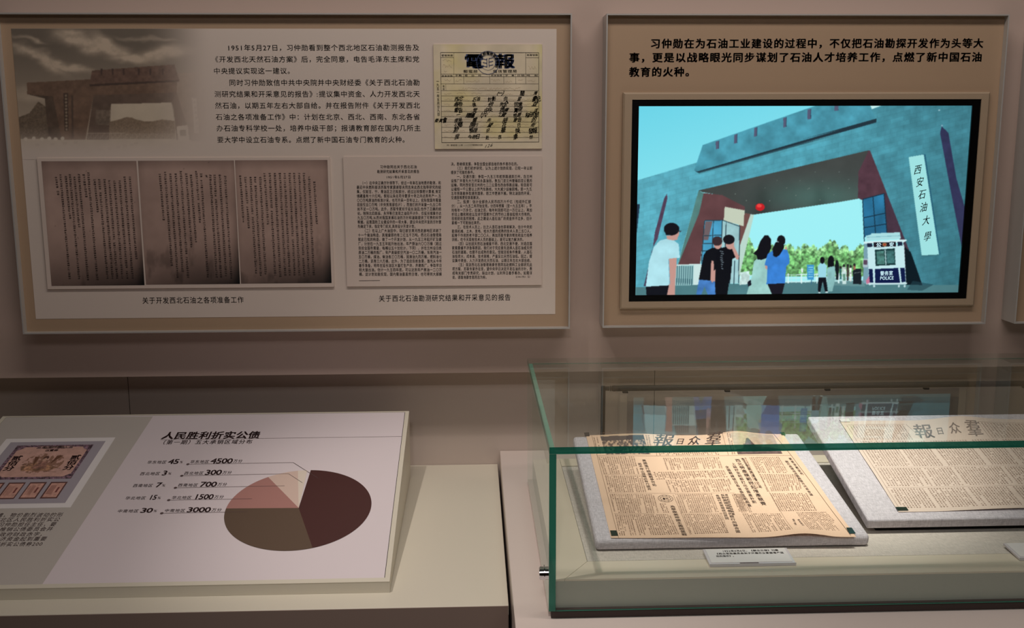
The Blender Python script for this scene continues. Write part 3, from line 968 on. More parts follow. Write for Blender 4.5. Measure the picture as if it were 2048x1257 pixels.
    # ---- underside of the span
    und = A((467, 562), (1257, 375))+Cc((360, 316), (306, 440), (306, 570))+A((1257, 626), (775, 697), (725, 690), (720, 655), (600, 590), (490, 572))
    P.fill(und, (66, 70, 68), .12, .02, 31)
    k = inpoly(x, y, und)
    g_ = np.exp(-((x-1640)/110)**2-((y-395)/34)**2)
    P.c[k] += (g_[k][:, None])*np.array((10, 34, 30))
    sh = np.exp(-((x-1523)/16)**2)+np.exp(-((x-1640)/14)**2)
    P.c[k] *= (1-.25*sh[k]*np.clip((y[k]-350)/80, 0, 1))[:, None]
    for i, (a, b_) in enumerate(((905, 505), (1033, 507), (1160, 510), (838, 547), (958, 548), (1085, 550), (672, 582), (733, 618), (865, 620), (1010, 590), (1145, 615))):
        P.ell(*A((a, b_))[0], 1., .7, (120, 134, 126))
    for (a, b_) in ((80, 430), (205, 430), (118, 478), (255, 470), (40, 520), (150, 515), (258, 515), (178, 550)):
        P.ell(*Cc((a, b_))[0], 1., .7, (110, 124, 120))
    P.fill(Cc((306, 430), (360, 316), (367, 318), (455, 542), (322, 576), (303, 566)), (82, 56, 66), .15, .08)
    # ---- left inner pillar
    P.fill(A((467, 562), (495, 578), (470, 700), (375, 940), (350, 980)), (84, 128, 124), .15, .05)
    P.fill(A((495, 576), (600, 588), (724, 652), (724, 760), (610, 730), (505, 730), (475, 978), (352, 980), (372, 930), (470, 690)), (98, 66, 68), .14, .03)
    P.fill(A((724, 688), (757, 694), (700, 880), (694, 1000), (690, 760)), (112, 78, 74))
    P.fill(A((757, 695), (777, 697), (702, 1010), (690, 1080), (684, 1080), (694, 880)), (186, 216, 204))
    P.fill(A((613, 653), (724, 673), (718, 762), (607, 730)), (196, 206, 186))
    P.fill(A((503, 732), (598, 730), (592, 900), (480, 980), (490, 830)), (74, 158, 196), .15, .03)
    P.fill(A((600, 732), (697, 764), (690, 1080), (560, 1085), (594, 900)), (160, 204, 208), .15, .05)
    P.fill(A((505, 735), (545, 733), (520, 840), (492, 840)), (110, 96, 100))
    for a_ in (((503, 730), (600, 728)), ((600, 728), (698, 763)), ((600, 728), (592, 900)), ((500, 732), (482, 970)), ((550, 732), (540, 960)), ((497, 815), (594, 812)), ((490, 860), (592, 856)), ((622, 738), (615, 880)), ((697, 763), (690, 1080)), ((645, 960), (640, 1085)), ((668, 955), (664, 1085)), ((480, 900), (590, 895))):
        P.seg(*A(*a_), 1.6, (40, 62, 74))
    # white fence
    P.fill(A((342, 980), (482, 974), (480, 1090), (336, 1094)), (150, 196, 198))
    for xx in range(346, 480, 12):
        P.seg(*A((xx+3, 984), (xx-2, 1090)), 1.9, (60, 100, 110))
    P.seg(*A((342, 980), (482, 974)), 2, (206, 232, 230)); P.fill(A((440, 978), (482, 975), (480, 1088), (436, 1090)), (202, 228, 226))
    # slanted dark strips
    P.fill(A((275, 606), (290, 580), (293, 606), (238, 832), (212, 880), (222, 800)), (84, 66, 88), .12, .1)
    P.fill(A((214, 874), (205, 900), (172, 1098), (160, 1098), (196, 950)), (72, 66, 88))
    P.fill(A((120, 637), (139, 640), (122, 800)), (34, 52, 72))
    P.fill(Cc((733, 225), (742, 190), (777, 225), (818, 460), (870, 640), (850, 840), (780, 480)), (50, 52, 84), .12, .1)
    P.ell(*Cc((743, 187))[0], 1.8, 1.8, (130, 170, 190)); P.ell(*Cc((729, 106))[0], 2., 1.6, (150, 190, 200))
    # lantern
    P.ell(*A((810, 655))[0], 9.2, 7.6, (196, 34, 40)); P.ell(*A((806, 648))[0], 5, 3.6, (236, 70, 66)); P.seg(*A((806, 615), (808, 636)), 1, (60, 70, 66))
    # ---- right window and pillar
    P.fill(Cc((436, 538), (453, 538), (536, 750), (556, 800), (641, 1022), (545, 1020), (540, 790), (452, 750)), (70, 52, 66), .1, .1)
    P.fill(Cc((328, 573), (440, 543), (453, 748), (336, 772)), (44, 116, 156), .25, .03)
    for a_ in (((328, 573), (440, 543)), ((333, 670), (447, 646)), ((336, 722), (452, 702)), ((382, 560), (396, 758)), ((328, 573), (337, 800)), ((440, 543), (455, 750))):
        P.seg(*Cc(*a_), 1.7, (22, 48, 66))
    P.fill(Cc((548, 822), (580, 850), (612, 940), (640, 1022), (556, 1022)), (12, 26, 34))
    P.fill(Cc((590, 1000), (700, 1020), (640, 1052), (560, 1048)), (34, 66, 76), alpha=.6)
    # ---- hanging board
    P.fill(Cc((569, 352), (648, 337), (657, 337), (735, 864), (728, 864)), (40, 96, 118))
    P.fill(Cc((569, 352), (648, 338), (728, 862), (637, 868)), (160, 226, 226))
    P.seg(*Cc((637, 869), (729, 864)), 1.4, (60, 110, 120))
    # ---- police booth
    P.fill(Cc((335, 800), (352, 800), (362, 1020), (330, 1010)), (120, 160, 175))
    P.fill(Cc((352, 815), (545, 812), (556, 1020), (362, 1022)), (196, 232, 236))
    P.fill(Cc((345, 764), (372, 758), (372, 752), (523, 746), (528, 780), (348, 790)), (170, 222, 226))
    P.seg(*Cc((350, 772), (525, 764)), 1.2, (120, 180, 190))
    P.fill(Cc((332, 795), (555, 783), (560, 790), (540, 800), (336, 806)), (210, 240, 242))
    P.fill(Cc((352, 804), (378, 803), (380, 822), (352, 824)), (30, 40, 64)); P.fill(Cc((384, 800), (502, 796), (502, 820), (386, 824)), (34, 30, 40)); P.fill(Cc((510, 796), (535, 795), (537, 815), (512, 818)), (30, 40, 64))
    P.ell(*Cc((443, 810))[0], 4.5, 4, (150, 120, 70)); P.ell(*Cc((443, 810))[0], 2.4, 2.2, (170, 60, 50))
    P.fill(Cc((392, 838), (496, 830), (500, 917), (396, 922)), (22, 52, 54)); P.fill(Cc((400, 846), (440, 842), (444, 912), (404, 914)), (70, 116, 110), .4, .2); P.fill(Cc((452, 842), (492, 838), (496, 908), (456, 910)), (60, 104, 104), .4, .2)
    P.seg(*Cc((446, 836), (450, 918)), 1.8, (190, 226, 228))
    P.fill(Cc((392, 938), (514, 933), (524, 1010), (394, 1012)), (14, 26, 70)); P.fill(Cc((360, 938), (380, 938), (384, 1010), (363, 1010)), (14, 26, 70)); P.fill(Cc((524, 932), (548, 932), (553, 1006), (532, 1008)), (14, 26, 70))
    P.seg(*Cc((346, 1015), (560, 1013)), 2.6, (200, 226, 230)); 
    for xx in (388, 518, 548): P.ell(*Cc((xx, 1028))[0], 2, 2.6, (190, 220, 225))
    P.fill(Cc((330, 885), (355, 885), (355, 930), (330, 930)), (170, 190, 200)); P.fill(Cc((332, 892), (352, 892), (352, 915), (332, 915)), (90, 70, 90))
    P.fill(Cc((345, 1000), (362, 975), (366, 1010), (350, 1018)), (196, 120, 150))
    P.fill(Cc((276, 950), (290, 937), (320, 937), (322, 1018), (278, 1018)), (26, 34, 40)); P.seg(*Cc((282, 960), (318, 955)), 1, (120, 130, 130))
    # small figures by the barriers
    for (a, b_, w_, h_, c) in ((195, 955, 8, 40, (24, 34, 40)), (230, 955, 11, 34, (190, 210, 200)), (250, 960, 6, 40, (70, 60, 60)), (265, 965, 6, 40, (210, 220, 215)), (212, 960, 5, 30, (50, 110, 110)), (285, 930, 6, 14, (160, 110, 90))):
        P.fill(Cc((a-w_, b_-h_*.8), (a+w_, b_-h_*.8), (a+w_*.8, b_+h_), (a-w_*.8, b_+h_)), c, .5, .3)
        P.ell(*Cc((a, b_-h_))[0], 2.2, 3, (40, 40, 42))
    P.fill(Cc((218, 950), (242, 950), (242, 1018), (222, 1018)), (200, 226, 224)); P.fill(Cc((224, 965), (238, 965), (238, 1000), (226, 1000)), (100, 150, 130))
    # ---- people walking
    SK = (196, 150, 140)
    # man in white shirt
    P.fill(A((172, 1092), (306, 1082), (330, 1092), (330, 1150), (176, 1150)), (18, 20, 28))
    P.fill(A((288, 815), (345, 815), (350, 836), (290, 852)), SK)
    P.ell(*A((334, 800))[0], 8.5, 12.5, SK); P.ell(*A((316, 778))[0], 15.5, 12.6, (20, 20, 26)); P.fill(A((274, 780), (330, 775), (330, 812), (285, 812)), (20, 20, 26))
    P.seg(*A((344, 789), (371, 791)), 1.4, (30, 34, 40)); P.ell(*A((364, 791))[0], 2.6, 1.6, (60, 80, 90))
    P.fill(A((250, 842), (285, 833), (330, 842), (356, 862), (362, 938), (303, 945), (306, 1092), (172, 1100), (190, 960), (216, 880)), (176, 226, 236), .07, .05)
    P.fill(A((300, 944), (346, 938), (336, 1085), (334, 1146), (290, 1146), (300, 1100), (306, 1050)), SK)
    P.seg(*A((300, 944), (306, 1088)), 1.3, (120, 170, 190))
    # man in black, arms down
    P.fill(A((470, 1060), (560, 1068), (566, 1150), (520, 1150), (500, 1100), (480, 1150), (452, 1150)), (70, 124, 190), .2, .08)
    P.fill(A((510, 900), (545, 882), (580, 884), (604, 905), (576, 1070), (468, 1060), (495, 925)), (16, 18, 24))
    P.ell(*A((574, 858))[0], 8.5, 11.5, SK); P.ell(*A((571, 845))[0], 10.2, 9.5, (58, 44, 48)); P.fill(A((538, 952), (552, 958), (550, 1060), (545, 1078), (534, 1066)), SK)
    # man in black with white letters
    P.fill(A((556, 1040), (640, 1060), (626, 1150), (562, 1150)), (14, 16, 22))
    P.fill(A((566, 915), (584, 886), (630, 874), (666, 880), (686, 932), (656, 944), (644, 1066), (560, 1062)), (14, 16, 22))
    P.ell(*A((642, 862))[0], 8.5, 10.5, SK); P.ell(*A((636, 836))[0], 11.5, 9.5, (22, 22, 28)); P.fill(A((650, 880), (664, 872), (694, 932), (688, 950), (676, 944)), SK)
    for i in range(9):
        a_ = A((588+random.uniform(-5, 5), 900+i*12), (604+random.uniform(-6, 4), 905+i*12)); P.seg(*a_, 1.4, (150, 170, 180), .8)
    P.fill(A((550, 1015), (562, 1000), (560, 1072), (548, 1070)), SK)
    # woman with long hair, pale dress
    P.fill(A((776, 960), (815, 920), (856, 900), (880, 930), (850, 1060), (878, 1146), (734, 1146), (762, 1050)), (158, 208, 202), .12, .08)
    P.fill(A((835, 814), (855, 812), (872, 835), (872, 885), (846, 940), (818, 950), (796, 948), (790, 925), (772, 916), (796, 890), (812, 845)), (18, 18, 24))
    P.fill(A((740, 1075), (758, 1060), (762, 1090), (744, 1100)), (24, 28, 40))
    # woman in blue shirt
    P.fill(A((850, 1080), (950, 1076), (932, 1146), (878, 1146)), (26, 24, 34))
    P.fill(A((880, 898), (925, 888), (962, 894), (974, 930), (974, 970), (956, 988), (950, 1080), (846, 1086), (852, 1002), (836, 978), (852, 918)), (58, 128, 210), .14, .08)
    P.fill(A((838, 980), (852, 985), (850, 1004), (840, 998)), SK); P.fill(A((950, 880), (956, 870), (962, 894), (950, 890)), SK)
    P.ell(*A((928, 842))[0], 8.4, 10.5, (20, 20, 26)); P.fill(A((898, 850), (940, 850), (946, 880), (918, 925), (900, 935), (884, 928), (880, 888)), (20, 20, 26)); P.seg(*A((900, 842), (915, 852)), 1.4, (160, 180, 190))
    # two small figures
    P.fill(A((1136, 1046), (1178, 1046), (1188, 1128), (1174, 1130), (1160, 1070), (1146, 1134), (1134, 1134)), (18, 20, 28)); P.fill(A((1132, 985), (1148, 966), (1168, 966), (1184, 985), (1180, 1048), (1136, 1048)), (156, 216, 230))
    P.ell(*A((1158, 952))[0], 4.6, 7, (18, 18, 24)); P.seg(*A((1136, 1132), (1148, 1134)), 2, (210, 230, 230)); P.seg(*A((1176, 1130), (1190, 1130)), 2, (210, 230, 230))
    P.fill(A((1184, 1004), (1196, 985), (1226, 985), (1232, 1004), (1230, 1060), (1214, 1126), (1190, 1128), (1184, 1060)), (136, 186, 186), .12, .1)
    P.ell(*A((1207, 952))[0], 6, 9, (16, 18, 24)); P.fill(A((1190, 950), (1222, 950), (1224, 985), (1186, 992)), (16, 18, 24)); P.ell(*A((1240, 990))[0], 4, 14, (20, 26, 32))
    # panel falloff of the display
    return P.c


scr = picture('screen', wallplane(-.0477), [(wx0, wz1), (wx1, wz1), (wx1, wz0), (wx0, wz0)], 760, 428, tvpaint, TV, 'screen', label='lit screen picture of a blue stone gate')
TS = wallplane(-.0479)
C6 = lambda x, y: (1600+x/2.618, 180+y/2.618)
B = MB()
for ch, x, y in (('西', 617, 418), ('安', 628, 483), ('石', 640, 548), ('油', 648, 615), ('大', 661, 684), ('學', 668, 768)):
    w_ = 23
    text(B, TS, ch, C6(x-w_, y+4), C6(x+w_, y-6), 21, .0003, .012, wx=.86, shear=.12)
B.build('plaque_lettering', 'screentext', scr)
B = MB()
text(B, TS, '警务室', C6(419, 962), C6(487, 959), 9.5, .0003, .03)
text(B, TS, 'POLICE', C6(419, 986), C6(491, 984), 9.5, .0003, .03)
B.build('booth_lettering', 'booth_text', scr)
B = MB()
text(B, TS, '公', C6(398, 812), C6(426, 811), 9, .0003, .04); text(B, TS, '安', C6(466, 810), C6(492, 809), 9, .0003, .04)
B.build('fascia_lettering', 'booth_text', scr)

# ================================================================ NEIGHBOURING BOARDS
nb = frame_board('framed board cut off by the right edge, next to the television board', 1.1944, 2.3, 1.0839, 1.7446)
nb2 = frame_board('framed board cut off by the left edge, left of the large history board', -2.2, -1.036, 1.0825, 1.7450)
B = MB(); B.plate(BP, [(1.25, 1.13), (2.25, 1.13), (2.25, 1.69), (1.25, 1.69)], 0, .0006); B.build('print_sheet', 'sheet', nb)
B = MB(); B.plate(BP, [(-2.15, 1.13), (-1.09, 1.13), (-1.09, 1.69), (-2.15, 1.69)], 0, .0006); B.build('print_sheet', 'sheet', nb2)

# ================================================================ PLINTH WITH SLOPED STAND
LZ = .7306
pt = thing('display_plinth', 'low cream plinth carrying the sloped chart stand at the left', 'plinth', (-.9, -.18, 0))
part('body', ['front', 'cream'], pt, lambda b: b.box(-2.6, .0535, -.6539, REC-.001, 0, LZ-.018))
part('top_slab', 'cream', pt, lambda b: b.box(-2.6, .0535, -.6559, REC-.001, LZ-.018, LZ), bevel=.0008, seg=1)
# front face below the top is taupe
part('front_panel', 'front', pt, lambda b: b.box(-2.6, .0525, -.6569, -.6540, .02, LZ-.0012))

sgl, sgr = -1.0470, -.1472
yf, zf, yb, zb = -.5996, .7508, .0030, .8856
st = thing('chart_stand', 'sloped cream reading stand with pie chart and bond certificate print', 'information stand', ((sgl+sgr)/2, -.2, LZ))
part('body', 'cream', st, lambda b: b.hexa([(sgl, yf, LZ+.0002), (sgr, yf, LZ+.0002), (sgr, yb, LZ+.0002), (sgl, yb, LZ+.0002)], [(sgl, yf, zf-.0015), (sgr, yf, zf-.0015), (sgr, yb, zb-.0015), (sgl, yb, zb-.0015)]))
GV = np.array([0, yb-yf, zb-zf]); GL = np.linalg.norm(GV)
G = Plane((0, yf, zf-.0015), GV)
gi = G.quad([(812, 826), (768, 1158)])
gr = gi[:, 0].mean(); gb = gi[1, 1]; gt = gi[0, 1]
gl = sgl+(sgr-gr)


def rim(b):
    for q in ([(sgl, 0), (sgr, 0), (sgr, gb), (sgl, gb)], [(sgl, gt), (sgr, gt), (sgr, GL), (sgl, GL)], [(sgl, gb), (gl, gb), (gl, gt), (sgl, gt)], [(gr, gb), (sgr, gb), (sgr, gt), (gr, gt)]):
        b.plate(G, q, .0001, .0018)


part('rim', 'cream', st, rim)
part('groove', 'groove', st, lambda b: b.plate(G, [(gl, gb), (gr, gb), (gr, gt), (gl, gt)], .0001, .0003))
ge = .0011
ps = part('print_sheet', 'signwhite', st, lambda b: b.plate(G, [(gl+ge, gb+ge*.3), (gr-ge, gb+ge*.3), (gr-ge, gt-ge), (gl+ge, gt-ge)], .0003, .0015))
part('grey_band', 'signgrey', ps, lambda b: b.poly(G, [(gl+ge, gb+ge*.3), G.uv(85, 1171), G.uv(306, 835), (gl+ge, gt-ge)], .0018))


def pie(b, a0, a1, c, r, h, n=40):
    pts = [c]+[c+r*np.array([math.cos(t), math.sin(t)]) for t in np.linspace(a0, a1, n)]
    b.poly(G, pts, h)


pc = G.uv(597.5, 1018.5); pe = G.quad([(451, 1024), (743, 1010), (615, 1104), (620, 942.5), (538, 958)])
pc2 = np.array([(pe[0][0]+pe[1][0])/2, (pe[2][1]+pe[3][1])/2])
rr = ((pe[1][0]-pe[0][0])/2+(pe[3][1]-pe[2][1])/2)/2


def wedge(c, r, p_start, p_end, h, n=48):
    """slice with its apex at the chart's centre, rim on the circle, between two rim points (image order)"""
    a0 = math.atan2(*(G.uv(*p_start)-pc2)[::-1]); a1 = math.atan2(*(G.uv(*p_end)-pc2)[::-1])
    while a1 < a0: a1 += 2*math.pi
    return [c]+[pc2+r*np.array([math.cos(t), math.sin(t)]) for t in np.linspace(a0, a1, n)]


for nm, a, e, mt, lb in (('d', (625, 1098), (622, 942), 'pie45', 'dark maroon largest slice'), ('e', (453, 1019.5), (625, 1098), 'pie30', 'olive brown slice'), ('c', (538, 958), (453, 1019.5), 'pie15', 'rose slice'),
                         ('b', (596, 944.5), (538, 958), 'pie7', 'pale pink slice'), ('a', (615, 942), (596, 944.5), 'pie3', 'narrow cream slice')):
    B = MB(); B.poly(G, wedge(pc, rr, a, e, 0), .0021); B.build('pie_slice', mt, ps, label=lb)
B = MB()
Y2 = lambda x, y: (200+x/4.488, 840+y/4.488)
text(B, G, '人民胜利折实公债', (325, 873.5), (521, 872), 15.5, .0020, .03, wx=.98)
text(B, G, '（第一期）五大承销区域分布', (318, 887), (506, 885.5), 9.2, .0020, .015, wx=.9)
B.build('title_text', 'signink', ps)
for nm, y0, n1, n2, xs_ in (
    ('华东', 387, '45', '4500', (425, 600, 622, 716, 718, 748, 810, 982, 1003, 1196, 1197, 1281)),
    ('西北', 490, '3', '300', (360, 542, 565, 610, 612, 646, 755, 932, 950, 1098, 1099, 1186)),
    ('西南', 597, '7', '700', (297, 477, 510, 556, 557, 592, 700, 882, 905, 1054, 1055, 1143)),
    ('华北', 709, '15', '1500', (228, 415, 447, 516, 517, 552, 645, 825, 852, 1024, 1026, 1114)),
    ('中南', 826, '30', '3000', (158, 350, 372, 480, 482, 517, 580, 768, 788, 1000, 1002, 1096))):
    x = xs_; B = MB()
    text(B, G, nm+'地区', Y2(x[0], y0+3), Y2(x[1], y0+1), 6.8, .0020, .006)
    text(B, G, n1, Y2(x[2], y0-5), Y2(x[3], y0-6), 13.2, .0020, .02, adv_all=.58, wd=1.28)
    text(B, G, '%', Y2(x[4], y0), Y2(x[5], y0), 6.4, .0020, 0)
    B.build('share_text', 'signink', ps); B = MB()
    text(B, G, nm+'地区', Y2(x[6], y0-2), Y2(x[7], y0-3), 6.8, .0020, .006)
    text(B, G, n2, Y2(x[8], y0-11), Y2(x[9], y0-12), 14, .0020, .02, adv_all=.58, wd=1.28)
    text(B, G, '万分', Y2(x[10], y0-8), Y2(x[11], y0-9), 7.0, .0020, .006)
    B.build('amount_text', 'signink', ps)
B = MB()
for s_, x0_, x1_, y in (('境，物价剧烈波动的形', -6, 127, 1032.5), ('在西北区人民胜利折实公', -26, 121, 1041.8), ('员会习仲勋担任主任，要', -29, 113.5, 1051.5), ('成立推销公债委员会并', -27, 107, 1061), ('减少政府财政赤字，', -28, 94, 1071.4), ('经济资金起到重要', -14, 94.5, 1080.6), ('利折实公债券200', -12, 86.5, 1091)):
    text(B, G, s_, (x0_, y+.5), (x1_, y-.5), 9, .0022)
B.build('note_text', 'signink', ps)
B = MB()
lw = .0009
B.line(G, [G.uv(321, 881.8), G.uv(804.5, 875)], .0008, .0019)
for pts in ([(790, 408), (1735, 393), (1957, 534)], [(735, 512), (1693, 494), (1817, 575)], [(678, 620), (1658, 603)], [(618, 731), (1365, 719)], [(556, 849), (1325, 836)]):
    pp = [G.uv(*Y2(*p)) for p in pts]
    B.line(G, pp, lw, .0024)
    B.poly(G, [pp[0]+.0031*np.array([math.cos(t), math.sin(t)]) for t in np.linspace(0, 6.283, 17)[:-1]], .0024)
B.build('leader_lines', 'signline', ps)

# bond certificate picture
bq = np.array([G.uv(14, 880.5), G.uv(234.5, 877), G.uv(137.5, 1017.5), None], dtype=object)[:3]
bx1 = (bq[1][0]+bq[2][0])/2; bx0 = bq[0][0]-.001; bz1 = (bq[0][1]+bq[1][1])/2; bz0 = bq[2][1]
bc = part('certificate_print', 'white', ps, lambda b: b.plate(G, [(bx0, bz0), (bx1, bz0), (bx1, bz1), (bx0, bz1)], .0016, .0022), label='white bordered print of an old bond certificate')
GC = Plane(G.world(np.array([[0, 0]]), .0022)[0], GV)


def certpaint_factory(ax0, ax1, az0, az1):
    def fn(x, y):
        ny_, nx_ = x.shape
        U, V = np.meshgrid(np.linspace(0, 1, nx_), np.linspace(0, 1, ny_))
        P = Paint(U, V, (168, 160, 168))
        # certificate
        cx0, cx1, cy0, cy1 = .10, .90, .06, .63
        P.fill([(cx0, cy0), (cx1, cy0), (cx1, cy1), (cx0, cy1)], (112, 88, 100), .9, 60, 3)
        k = inpoly(U, V, [(cx0, cy0), (cx1, cy0), (cx1, cy1), (cx0, cy1)])
        wv = np.sin(U*260)*np.sin(V*170)
        P.c[k] += (14*wv[k])[:, None]
        d = .035; e = .10
        P.fill([(cx0+e, cy0+d), (cx1-e, cy0+d), (cx1-e*.75, cy0+d*2), (cx1-d, cy0+e*.9), (cx1-d, cy1-e*.9), (cx1-e, cy1-d), (cx0+e, cy1-d), (cx0+d, cy1-e*.9), (cx0+d, cy0+e*.9), (cx0+e*.75, cy0+d*2)], (206, 164, 150), .1, 20, 4)
        # banner
        P.fill([(.33, .075), (.69, .075), (.70, .12), (.60, .125), (.51, .135), (.42, .125), (.32, .12)], (132, 104, 104), .5, 40)
        P.fill([(.36, .088), (.66, .088), (.65, .108), (.51, .116), (.37, .108)], (200, 166, 152))
        # farm scene
        g = np.exp(-((U-.50)/.16)**2-((V-.37)/.13)**2)
        n = fbm(U*34, V*26, 4, 8)
        kk = (g > .18) & (n > .50-.16*g)
        P.c[kk] = P.c[kk]*.35+np.array((124, 88, 66))*.65
        P.fill([(.30, .42), (.45, .36), (.70, .44), (.60, .50), (.34, .50)], (160, 120, 92), .8, 30, alpha=.8)
        P.ell(.50, .28, .028, .03, (90, 60, 50)); P.ell(.50, .315, .02, .03, (200, 160, 140))
        P.fill([(.46, .34), (.54, .34), (.57, .46), (.43, .46)], (150, 110, 96), .5, 40)
        for i in range(8):
            P.seg((.38+i*.006, .26), (.42, .40), .006, (110, 74, 56)); P.seg((.60+i*.008, .24), (.585, .38), .006, (110, 74, 56))
        P.seg((.30, .385), (.72, .46), .006, (110, 80, 66)); P.seg((.33, .47), (.70, .52), .005, (130, 96, 80))
        # four coupons
        for i in range(4):
            a = .11+i*.205
            P.fill([(a, .68), (a+.165, .68), (a+.165, .93), (a, .93)], (98, 62, 58)); P.fill([(a+.014, .70), (a+.151, .70), (a+.151, .91), (a+.014, .91)], (206, 158, 142), .15, 40)
            for j in range(5):
                P.seg((a+.03+j*.012, .73), (a+.03+j*.012, .87), .006, (140, 92, 82), .7)
            P.fill([(a+.105, .76), (a+.125, .76), (a+.125, .84), (a+.105, .84)], (128, 70, 66))
        return P.c
    return fn


bw = .0155*1.0
picture('certificate_picture', GC, [(bx0+bw, bz1-bw), (bx1-bw, bz1-bw), (bx1-bw, bz0+bw), (bx0+bw, bz0+bw)], 260, 210, certpaint_factory(0, 0, 0, 0), bc, 'picture', h=.0002, blur=0)
B = MB()
cw = (bx1-bx0-2*bw); chh = (bz1-bz0-2*bw)
cpt = lambda u, v: np.array([bx0+bw+cw*u, bz1-bw-chh*v])
for uu, vv in ((.20, .27), (.80, .27)):
    B = MB()
    for i, ch in enumerate('贰佰分'):
        v, f, _ = glyph(ch, .03); c_ = cpt(uu, vv+.01+i*.085)
        B.add(GC.world(c_+(v-np.array([.5, .38]))*.0205, .0006), f)
    B.build('value_lettering', 'signink', bc)
B = MB()
for i, ch in enumerate('人民勝利折實公債'):
    v, f, _ = glyph(ch, .02); B.add(GC.world(cpt(.625-i*.033, .10)+(v-np.array([.5, .38]))*.0075, .0006), f)
for i, ch in enumerate('伍壹券'):
    v, f, _ = glyph(ch, .02); B.add(GC.world(cpt(.455+i*.045, .155)+(v-np.array([.5, .38]))*.009, .0006), f)
B.build('heading_lettering', 'signink', bc)

# ================================================================ CABINET AND GLASS CASE
CZ = .7632
CR = 1.75
cb = thing('case_cabinet', 'pale pinkish cream cabinet under the glass display case', 'cabinet', (.9, -.3, 0))
part('body', 'cabinet', cb, lambda b: b.box(.0589, CR, -1.0, REC-.001, 0, CZ), bevel=.0012, seg=2)

GX, GYB, GYF, GZT, GZB = .1111, -.1575, -.7758, 1.0393, .7771
GXR = 1.62
T = .0105
RZ = .8239
dc = thing('glass_display_case', 'glass display case with green glass edges standing on the cream cabinet', 'display case', (.87, -.37, CZ))
part('shadow_strip', 'strip', dc, lambda b: b.box(GX+.004, GXR-.004, GYF+.004, GYF+.012, CZ+.0002, GZB))  # front of the spacer coloured dark to stand for its shade
part('plinth_frame', 'cabinet', dc, lambda b: b.box(GX+.0005, GXR-.0005, GYF+.0125, GYB-.002, CZ+.0002, GZB-.0008))
part('base_block', 'blockshaded', dc, lambda b: b.box(GX+T+.0005, GXR-T-.0005, GYF+T+.0005, GYB-T-.0005, GZB+.0002, RZ-.0032))
# beige deck with mitred corners round the lining
DP = Plane((0, 0, RZ), (0, 1, 0))
tl = DP.quad([(1176, 1123.5), (1142, 1000), (1124, 930)])
LX = tl[0, 0]-.001; LYF = tl[0, 1]; LYB = DP.uv(1640, 927)[1]; LXR = GXR-(LX-GX)
ox0, ox1, oy0, oy1 = GX+T+.0005, GXR-T-.0005, GYF+T+.0005, GYB-T-.0005
mt_ = .0004
MX = max(DP.uv(1129, 1159)[0], ox0+.004)
MXR = GXR-(MX-GX)


def board_piece(pts):
    def fn(b):
        n = len(pts)
        v = [(x, y, RZ-.0030) for x, y in pts]+[(x, y, RZ) for x, y in pts]
        b.add(v, [tuple(range(n))[::-1], tuple(range(n, 2*n))]+[(i, (i+1) % n, n+(i+1) % n, n+i) for i in range(n)])
    return fn


# mitre runs 45 degrees from the lining corner to the front edge
part('deck_board', 'rimdeck', dc, board_piece([(MX+mt_, oy0), (MXR-mt_, oy0), (LXR, LYF-.0003), (LX, LYF-.0003)]))
part('deck_board', 'rimdeck', dc, board_piece([(ox0, oy0), (MX-mt_, oy0), (LX-.0006, LYF), (LX-.0006, oy1), (ox0, oy1)]))
part('deck_board', 'rimdeck', dc, board_piece([(MXR+mt_, oy0), (ox1, oy0), (ox1, oy1), (LXR+.0006, oy1), (LXR+.0006, LYF)]))
part('deck_board', 'rimdeck', dc, board_piece([(LX, LYB+.007), (LXR, LYB+.007), (LXR, oy1), (LX, oy1)]))
part('gap', 'groove', dc, lambda b: b.box(LX, LXR, LYB-.002, LYB+.007, RZ-.0030, RZ-.0024))
lin_ = part('linen_lining', 'lining', dc, lambda b: b.box(LX, LXR, LYF, LYB, RZ-.0030, RZ+.0003))


def pane(name, faces_axis, x0, x1, y0, y1, z0, z1, edge='edge', label=None, lit=(1, 3)):
    b = MB()
    v = [(x, y, z) for z in (z0, z1) for y in (y0, y1) for x in (x0, x1)]
    F = [(0, 2, 3, 1), (4, 5, 7, 6), (0, 1, 5, 4), (2, 6, 7, 3), (0, 4, 6, 2), (1, 3, 7, 5)]
    ax = {'z': (0, 1), 'y': (2, 3), 'x': (4, 5)}[faces_axis]
    b.V.append(np.array(v)); b.n = 8
    for i, f in enumerate(F):
        b.F.append(list(f)); b.M.append(0 if i in ax else (0 if (i == 3 or (i == 0 and faces_axis == 'x')) else 2 if i in lit else 1))
    return b.build(name, ['pane', edge, 'edgelit', 'edgeback'], dc, label=label)


pane('top_pane', 'z', GX, GXR, GYF, GYB, GZT-T, GZT)
pane('front_pane', 'y', GX+T+.0004, GXR-T-.0004, GYF+.0003, GYF+T, GZB-.0005, GZT-T-.0006)
pane('side_pane', 'x', GX, GX+T, GYF+.0003, GYB, GZB-.0005, GZT-T-.0006, 'edge')
pane('side_pane', 'x', GXR-T, GXR, GYF+.0003, GYB, GZB-.0005, GZT-T-.0006, 'edge')
pane('back_pane', 'y', GX+T+.0004, GXR-T-.0004, GYB-.006, GYB, GZB-.0005, GZT-T-.0006, lit=())
# cylinder lock on the left pane
lkp = Plane((GX, 0, 0), (0, 0, 1), (0, 1, 0)).uv(1097, 1147)


